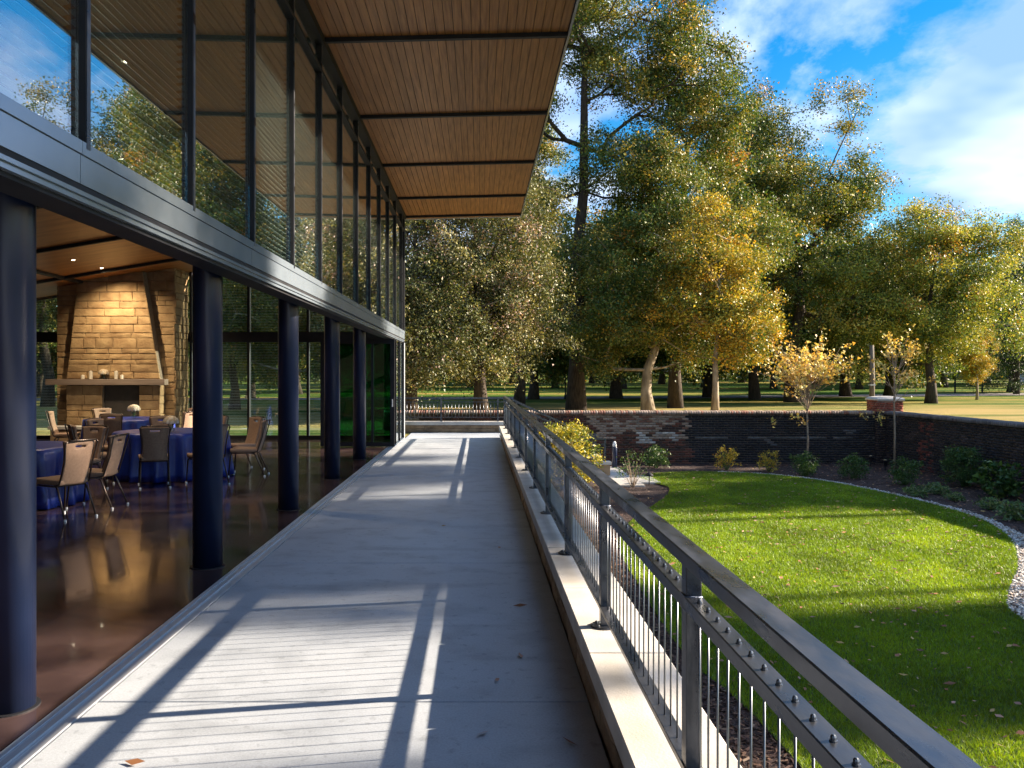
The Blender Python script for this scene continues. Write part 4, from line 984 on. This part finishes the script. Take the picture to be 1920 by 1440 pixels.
plant_tree('oak', 'oak_tree', at(1488, 52), 52, 'great oak with a separate round tuft above its crown', G1, 0, 1.12)
plant_tree('lime', 'lime_tree', at(1745, 50), 50, 'broad yellow-green tree lit by the sun at the right of the oak', G1, 0, 1.10)
plant_tree('gold', 'golden_tree', at(1831, 56), 56, 'small yellow tree with thin grey trunk on the far grass', G1, 80, .62)
plant_tree('conifer', 'conifer_tree', at(1905, 66), 66, 'dark green pointed conifer right of the yellow-green tree', G1, 0, 1.02)
plant_tree('dark', 'park_tree', at(1895, 72), 72, 'dark green broadleaf tree below the pointed conifer', G1, 40, .85)
# wood at the back of the park
rb = random.Random(12); k = 0
for px, d, s in ((640, 95, .95), (560, 70, .8), (470, 60, .85), (380, 72, .9), (180, 66, .9), (80, 62, .9), (-60, 70, 1), (720, 78, .85), (800, 105, 1.0), (880, 92, .9), (960, 108, 1.0), (1040, 90, .85), (1110, 112, 1.05), (1170, 86, .8),
                 (1240, 104, 1.0), (1320, 90, .9), (1390, 110, 1.05), (1450, 84, .85), (1530, 100, 1.0), (1610, 82, .9), (1690, 104, 1.0), (1770, 86, .9), (1850, 100, 1.0), (1930, 92, 1.0), (2020, 100, 1.1)):
    plant_tree('dark', 'park_tree', at(px, d), d, 'dark green tree in the wood at the back of the park', 'trees of the wood at the back of the park', rb.uniform(0, 360), (s*1.05, s*1.05, s*rb.uniform(.9, 1.25)))
for px, d, s, key, lab in ((1155, 60, 1.15, 'dark', 'dark green tree filling the gap right of the tallest tree'), (1330, 62, 1.25, 'dark', 'dark green tree standing behind the golden young tree'),
                           (1415, 57, 1.12, 'tall', 'tall olive tree between the grey-trunked tree and the oak'), (1585, 63, 1.1, 'dark', 'dark green tree right behind the oak'), (1665, 60, .92, 'dark', 'dark green tree between the oak and the yellow-green tree'), (1000, 58, 1.0, 'dark', 'dark green tree behind the slim dark-trunked tree')):
    plant_tree(key, 'park_tree', at(px, d), d, lab, G1, rb.uniform(0, 360), s)
G4 = 'trees behind the north windows of the pavilion'
plant_tree('round', 'park_tree', at(545, 36), 36, 'olive leafy tree seen through the north windows between third and fourth columns', G4, 150, .95)
plant_tree('lime', 'lime_tree', at(440, 41), 41, 'yellow-green tree seen through the north windows between second and third columns', G4, 70, .9)
plant_tree('tall', 'park_tree', at(90, 45), 45, 'tall tree seen through the window left of the fireplace', G4, 200, 1.0)
# the far wood, one closed mass of undergrowth behind the trunks
fwn = 900; rw_ = np.random.default_rng(44); fx_ = rw_.uniform(-110, 120, fwn); fd_ = 122 + rw_.uniform(-9, 12, fwn) + .04*np.abs(fx_)
fzc = park_z(fx_, fd_) + rw_.random(fwn)**1.4*(6.0 + 2.5*np.sin(fx_*.13) + 1.5*np.sin(fx_*.41 + 1))
v, q, c = leaf_cloud(np.stack([fx_, fd_, fzc], -1), 1.5, 75, .34, *P_DARK, seed=45)
tag(link(bpy.data.objects.new('far_wood', npmesh('far_wood', v, q, leaf_mat, c))), 'dense dark undergrowth closing the back of the park', 'wood', kind='stuff')
# unseen trees added for shade east of the garden; the sun stands behind them
G3 = 'unseen trees added east of the garden for their shade'
make_tree('umbrella', tk(17, (.3, 0), 8, .1, 7), tr_r(.28, .10, 8), [(0, 0, 19.5, 4.0, 2.6, 1.8), (1.5, 1.8, 20.5, 2.6, 2.0, 1.6), (-1.5, -2.0, 20.0, 2.6, 2.0, 1.5)], 190, 260, .55, .10, *P_OLIVE, bark_grey, .024, 91)  # crown made flat and high so its shade misses the lawn
plant_tree('tall', 'park_tree', 30, 13.0, 'unseen shade tree with narrow high crown standing east of the garden', G3, 0, (1.0, .55, .95))
plant_tree('round', 'park_tree', 24, 11.3, 'unseen small pale-trunked shade tree just outside the side wall of the garden', G3, 30, .60)
plant_tree('oak', 'oak_tree', 40, 2.0, 'unseen broad oak, placed for shade, standing well south-east of the garden', G3, 80, (.7, .8, .9))
plant_tree('lime', 'lime_tree', 30, 23.3, 'unseen low spreading shade tree standing east of the garden', G3, 120, (.8, .68, .92))
plant_tree('gold', 'golden_tree', 19.5, 21.3, 'unseen small golden shade tree outside the side wall of the garden', G3, 60, .82)
plant_tree('gold', 'golden_tree', 20.5, 26.4, 'unseen small golden shade tree outside the wall corner', G3, 200, .72)
plant_tree('umbrella', 'shade_tree', 40, 16.7, 'second unseen bare-stemmed shade tree with flat high crown east of the garden', G3, 140, .80)
plant_tree('umbrella', 'shade_tree', 40.5, 10.8, 'tallest unseen bare-stemmed shade tree with flat high crown south-east of the garden', G3, 60, 1.06)
plant_tree('tall', 'park_tree', 33.5, 13.5, 'unseen shade tree behind the narrow-crowned one east of the garden', G3, 10, (1.0, .5, 1.0))
plant_tree('umbrella', 'shade_tree', 44, 23.0, 'unseen tall shade tree with bare stem and flat high crown east of the garden', G3, 0, 1.0)

# ================================================================== garden planting
def shrub_mesh(key, h, w, n_cl, n_per, spread, size, palette, probs, seed, stem=leaf_stem, aspect=.5, stem_r=.006, low=.15):
    r = np.random.default_rng(seed); cs = []; mb = MB()
    for k in range(n_cl):
        a = r.uniform(0, 6.28); t_ = r.uniform(low, 1); q = w*math.sqrt(r.random())*(.45 + .55*math.sin(math.pi*min(1, .25 + t_*.65)))
        c = (q*math.cos(a), q*math.sin(a), h*t_); cs.append(c)
        if k % 2 == 0: mb.tube([(c[0]*.12, c[1]*.12, 0), (c[0]*.55, c[1]*.55, c[2]*.6), c], [stem_r, stem_r*.7, stem_r*.35], 4, cap=False)
    v, q, c = leaf_cloud(np.array(cs), spread, n_per, size, palette, probs, aspect=aspect, seed=seed)
    v[:, 2] = np.maximum(v[:, 2], .01)
    TREES[key] = (mb.mesh(key + '_stems', stem, True), npmesh(key + '_leaves', v, q, leaf_mat, c))
def plant(key, name, px, py, label, sc=1, rz=0, group='shrubs in the garden beds', cat='shrub', xy=None):
    d = 4367/(py - 703); x = (px - 898)*d/1588
    if xy: x, d = xy
    e_ = empty(name, (x, d, GZ - .01), label, cat, group); e_.rotation_euler.z = R(rz); e_.scale = (sc, sc, sc)
    for nm, me in zip(('stems', 'foliage'), TREES[key]):
        o = bpy.data.objects.new(nm, me); COL.objects.link(o); o.parent = e_
P_SHG = ([(.020, .055, .012), (.035, .085, .016), (.06, .115, .022), (.10, .15, .03)], [.3, .35, .25, .1])
P_SHY = ([(.10, .14, .02), (.30, .24, .03), (.48, .36, .04), (.42, .22, .03)], [.2, .3, .35, .15])
shrub_mesh('green_shrub', .62, .36, 60, 26, .07, .032, *P_SHG, 3)
shrub_mesh('big_shrub', 1.0, .55, 130, 34, .08, .034, *P_SHG, 4)
shrub_mesh('broad_shrub', .75, .5, 46, 14, .10, .075, *P_SHG, 6, aspect=.7)
shrub_mesh('gold_shrub', .62, .36, 40, 20, .07, .036, *P_SHY, 7)
shrub_mesh('twiggy_shrub', .85, .45, 46, 9, .07, .030, *P_SHG, 8, stem=twig_mat, low=.3)
shrub_mesh('low_plant', .22, .32, 36, 14, .06, .05, [(.06, .12, .04), (.14, .18, .07), (.10, .16, .03)], [.4, .3, .3], 9, aspect=.3)
shrub_mesh('yellow_bush', 1.5, .85, 170, 40, .11, .040, [(.06, .10, .015), (.16, .18, .02), (.34, .30, .03), (.44, .36, .04)], [.25, .3, .28, .17], 10, stem=twig_mat, low=.1)
plant('yellow_bush', 'garden_shrub', 1075, 905, 'large yellow-green bush between the railing and the garden steps', 1.0, xy=(2.15, 20.9))
plant('green_shrub', 'garden_shrub', 1230, 876, 'dark green shrub against the red brick part of the wall', 1.0, 20)
plant('twiggy_shrub', 'garden_shrub', 1187, 912, 'thin twiggy shrub beside the pale garden path', 1.0, 60)
plant('gold_shrub', 'garden_shrub', 1363, 880, 'shrub with pale yellow leaves before the shade-coloured half of the wall', .95, 0)
plant('gold_shrub', 'garden_shrub', 1441, 884, 'orange-yellow shrub left of the young tree', .85, 140)
plant('green_shrub', 'garden_shrub', 1508, 892, 'round green shrub at the foot of the young tree', 1.0, 100)
plant('green_shrub', 'garden_shrub', 1600, 897, 'loose green shrub between the young tree and the wall corner', 1.0, 200)
plant('green_shrub', 'garden_shrub', 1697, 908, 'green shrub at the foot of the thin bare sapling', 1.05, 260)
plant('big_shrub', 'garden_shrub', 1808, 912, 'tallest leafy green shrub in front of the side wall', .92, 0)
plant('broad_shrub', 'garden_shrub', 1872, 932, 'broad-leaved green shrub right of the tallest shrub', .95, 30)
plant('low_plant', 'low_plant', 1712, 930, 'low spreading pale green plant by the gravel edging', .95, 10, cat='plant')
plant('low_plant', 'low_plant', 1752, 926, 'low spreading plant before the tallest shrub', .95, 100, cat='plant')
plant('low_plant', 'low_plant', 1785, 938, 'small bluish-green tuft at the edge of the mulch', .7, 40, cat='plant')
plant('low_plant', 'low_plant', 1852, 955, 'pale striped tuft beside the pebble band', .9, 70, cat='plant')
plant('low_plant', 'low_plant', 1912, 975, 'grassy tuft where the pebble band widens', 1.3, 170, cat='plant')

# saplings: slender stems with upswept twigs and few leaves
def sapling(key, h_tr, h, w, n_br, n_leaf, size, pal, seed, twigs):
    r = random.Random(seed); mb = MB(); tips = []
    mb.tube([(0, 0, 0), (.02, 0, h_tr*.5), (0, .01, h_tr), (.03, 0, h*.8)], [.034, .028, .024, .010], 9)
    for k in range(n_br):
        a = r.uniform(0, 6.28); z0 = r.uniform(h_tr*.97, h_tr + (h - h_tr)*.35); sp = r.uniform(.25, 1)*w; z1 = z0 + (h - z0)*r.uniform(.35, 1)*(1.15 - .4*sp/w)
        p0 = (0, 0, z0); p1 = (sp*.5*math.cos(a), sp*.5*math.sin(a), z0 + (z1 - z0)*.6); p2 = (sp*math.cos(a + .15), sp*math.sin(a + .15), z1)
        mb.tube([p0, p1, p2], [.011, .007, .003], 5, cap=False)
        for t_ in (.55, .7, .85, 1.0):
            tips.append(tuple(p1[i] + (p2[i] - p1[i])*(t_*2 - 1 if t_ > .5 else 0) for i in range(3)))
        for q in range(twigs):
            b = a + r.uniform(-.9, .9); t_ = r.uniform(.3, .9); s_ = [p0[i] + (p1[i] - p0[i])*t_ for i in range(3)]
            e_ = (s_[0] + r.uniform(.15, .4)*math.cos(b), s_[1] + r.uniform(.15, .4)*math.sin(b), s_[2] + r.uniform(.15, .6)); mb.tube([tuple(s_), e_], [.005, .002], 4, cap=False); tips.append(e_)
    for k in range(3):                                   # a few hanging twigs below the crown
        a = r.uniform(2.2, 4.4); p2 = (w*.75*math.cos(a), w*.5*math.sin(a), h_tr - r.uniform(.1, .6)); mb.tube([(0, 0, h_tr), (p2[0]*.6, p2[1]*.6, h_tr), p2], [.006, .004, .002], 4, cap=False)
        tips += [p2, (p2[0], p2[1], p2[2] + .12)]
    tips = np.array(tips)[np.random.default_rng(seed).permutation(len(tips))]
    v, q, c = leaf_cloud(tips, .10, n_leaf, size, *pal, aspect=.8, seed=seed)
    TREES[key] = (mb.mesh(key + '_trunk', twig_mat, True), npmesh(key + '_crown', v, q, leaf_mat, c))
P_SAP = ([(.55, .40, .12), (.62, .48, .18), (.50, .30, .06), (.32, .30, .08)], [.35, .3, .2, .15])
sapling('sap_a', 1.72, 4.0, 1.55, 46, 8, .050, P_SAP, 3, 2)
sapling('sap_b', 2.0, 4.2, 1.05, 16, 9, .042, P_SAP, 5, 1)
plant_tree('sap_a', 'young_tree', at(1513, 24.6), 24.6, 'young tree with upswept bare twigs and pale yellow leaves before the wall', None, 0, 1.0, GZ - .02)
plant_tree('sap_b', 'young_tree', at(1676, 24.2), 24.2, 'thin bare-stemmed sapling with few leaves at the wall corner', None, 0, 1.0, GZ - .02)

# ================================================================== small garden and park furniture
bo = empty('bollard_light', (at(1152, 24.9), 24.9, GZ), 'slim dark bollard light with pale lit top by the brick wall', 'bollard')
MB().lathe([(.075, 0), (.075, .62), (.07, .64)], 20).obj('body', col_paint, bo, (at(1152, 24.9), 24.9, GZ), True)
MB().lathe([(.06, .64), (.06, .70), (.05, .76), (.02, .80)], 20).obj('lamp', white_paint, bo, (at(1152, 24.9), 24.9, GZ), True)
plx, ply = at(1217, 21.25), 21.25
pl = empty('path_light', (plx, ply, GZ), 'small black mushroom-headed path light beside the pale path', 'light')
MB().tube([(0, 0, 0), (0, 0, .26)], .012, 8).obj('stake', dark_metal, pl, (plx, ply, GZ))
MB().lathe([(.11, .22), (.10, .25), (.03, .30), (.01, .31)], 16).obj('hood', dark_metal, pl, (plx, ply, GZ), True)
for px, y, lab in ((1632, 25.6, 'small dark garden spotlight by the wall, left of the thicker one'), (1659, 24.4, 'thicker dark garden spotlight standing in mulch at the wall corner')):
    x = at(px, y); g_ = empty('garden_spotlight', (x, y, GZ), lab, 'light', 'garden spotlights at the wall corner')
    MB().tube([(0, 0, 0), (0, 0, .16)], .016, 8).obj('stake', dark_metal, g_, (x, y, GZ))
    MB().tube([(.03, .04, .13), (-.02, -.05, .30)], [.045, .055], 14).obj('head', dark_metal, g_, (x, y, GZ))
    MB().lathe([(.045, 0), (.03, .012)], 12).obj('lens', material('spot_lens', (.55, .42, .22), rough=.2), g_, (x - .02, y - .05, GZ + .305))
# timber post beyond the corner pier
x, y = at(1634, 40), 40.0
po = empty('timber_pole', (x, y, 0), 'weathered timber pole standing behind the wall left of the brick pier', 'pole')
MB().tube([(0, 0, -.1), (.02, 0, 1.6), (0, .02, 3.1)], [.12, .115, .10], 12).obj('shaft', bark_grey, po, (x, y, 0), True)
box('band', x - .125, x + .125, y - .125, y + .125, 1.2, 1.26, silver, po)
def lamp_post(px, d, lab, h=3.0):
    x = at(px, d); z = float(park_z(x, d)); r_ = empty('lamp_post', (x, d, z), lab, 'lamp post', 'lamp posts in the park')
    MB().lathe([(.11, 0), (.10, .25), (.05, .35), (.042, h), (.07, h + .03)], 12).obj('shaft', dark_metal, r_, (x, d, z), True)
    MB().lathe([(.07, h + .03), (.15, h + .20), (.16, h + .42), (.02, h + .60)], 10).obj('lantern', material('lantern_glass', (.25, .40, .55), rough=.15), r_, (x, d, z), True)
lamp_post(1060, 58, 'slender park lamp post left of the tallest tree', 2.3)
lamp_post(1000, 66, 'slender park lamp post beside the slim dark-trunked tree', 2.6)
# low metal fence and a blue sign far right
fx = [(at(1790, 70) + k*2.4, 70 + k*.25) for k in range(7)]
fc = empty('park_fence', (fx[0][0], fx[0][1], float(park_z(*fx[0]))), 'low dark park fence on the far grass at the right', 'fence')
for k, (x, y) in enumerate(fx):
    z = float(park_z(x, y)); box('fence_post', x - .05, x + .05, y - .05, y + .05, z - .1, z + 1.1, dark_metal, fc)
    if k:
        xa, ya = fx[k-1]; za = float(park_z(xa, ya))
        for hh in (.35, .95): MB().tube([(xa, ya, za + hh), (x, y, z + hh)], .03, 6).obj('fence_rail', dark_metal, fc)
x, y = at(1911, 68), 68.0; z = float(park_z(x, y))
sg = empty('park_sign', (x, y, z), 'small pale blue sign board on a post at the far right', 'sign')
box('sign_post', x - .04, x + .04, y - .03, y + .03, z - .1, z + 1.6, dark_metal, sg)
box('sign_board', x - .32, x + .32, y - .06, y - .032, z + .75, z + 1.6, material('sign_blue', (.30, .42, .62), (.36, .48, .66), rough=.5), sg)

# the other lit ceiling downlights
for k, (x, y) in enumerate(((-7.0, 18.6), (-7.0, 15.5), (-5.2, 12.3), (-8.9, 18.6))):
    d_ = bpy.data.lights.new('ceiling_downlight', 'SPOT'); d_.energy = 90; d_.color = (1, .78, .52); d_.spot_size = R(120); d_.spot_blend = 1.0; d_.shadow_soft_size = .05
    o = bpy.data.objects.new('ceiling_downlight', d_); COL.objects.link(o); o.location = (x, y, ceil_z(x) - .05)
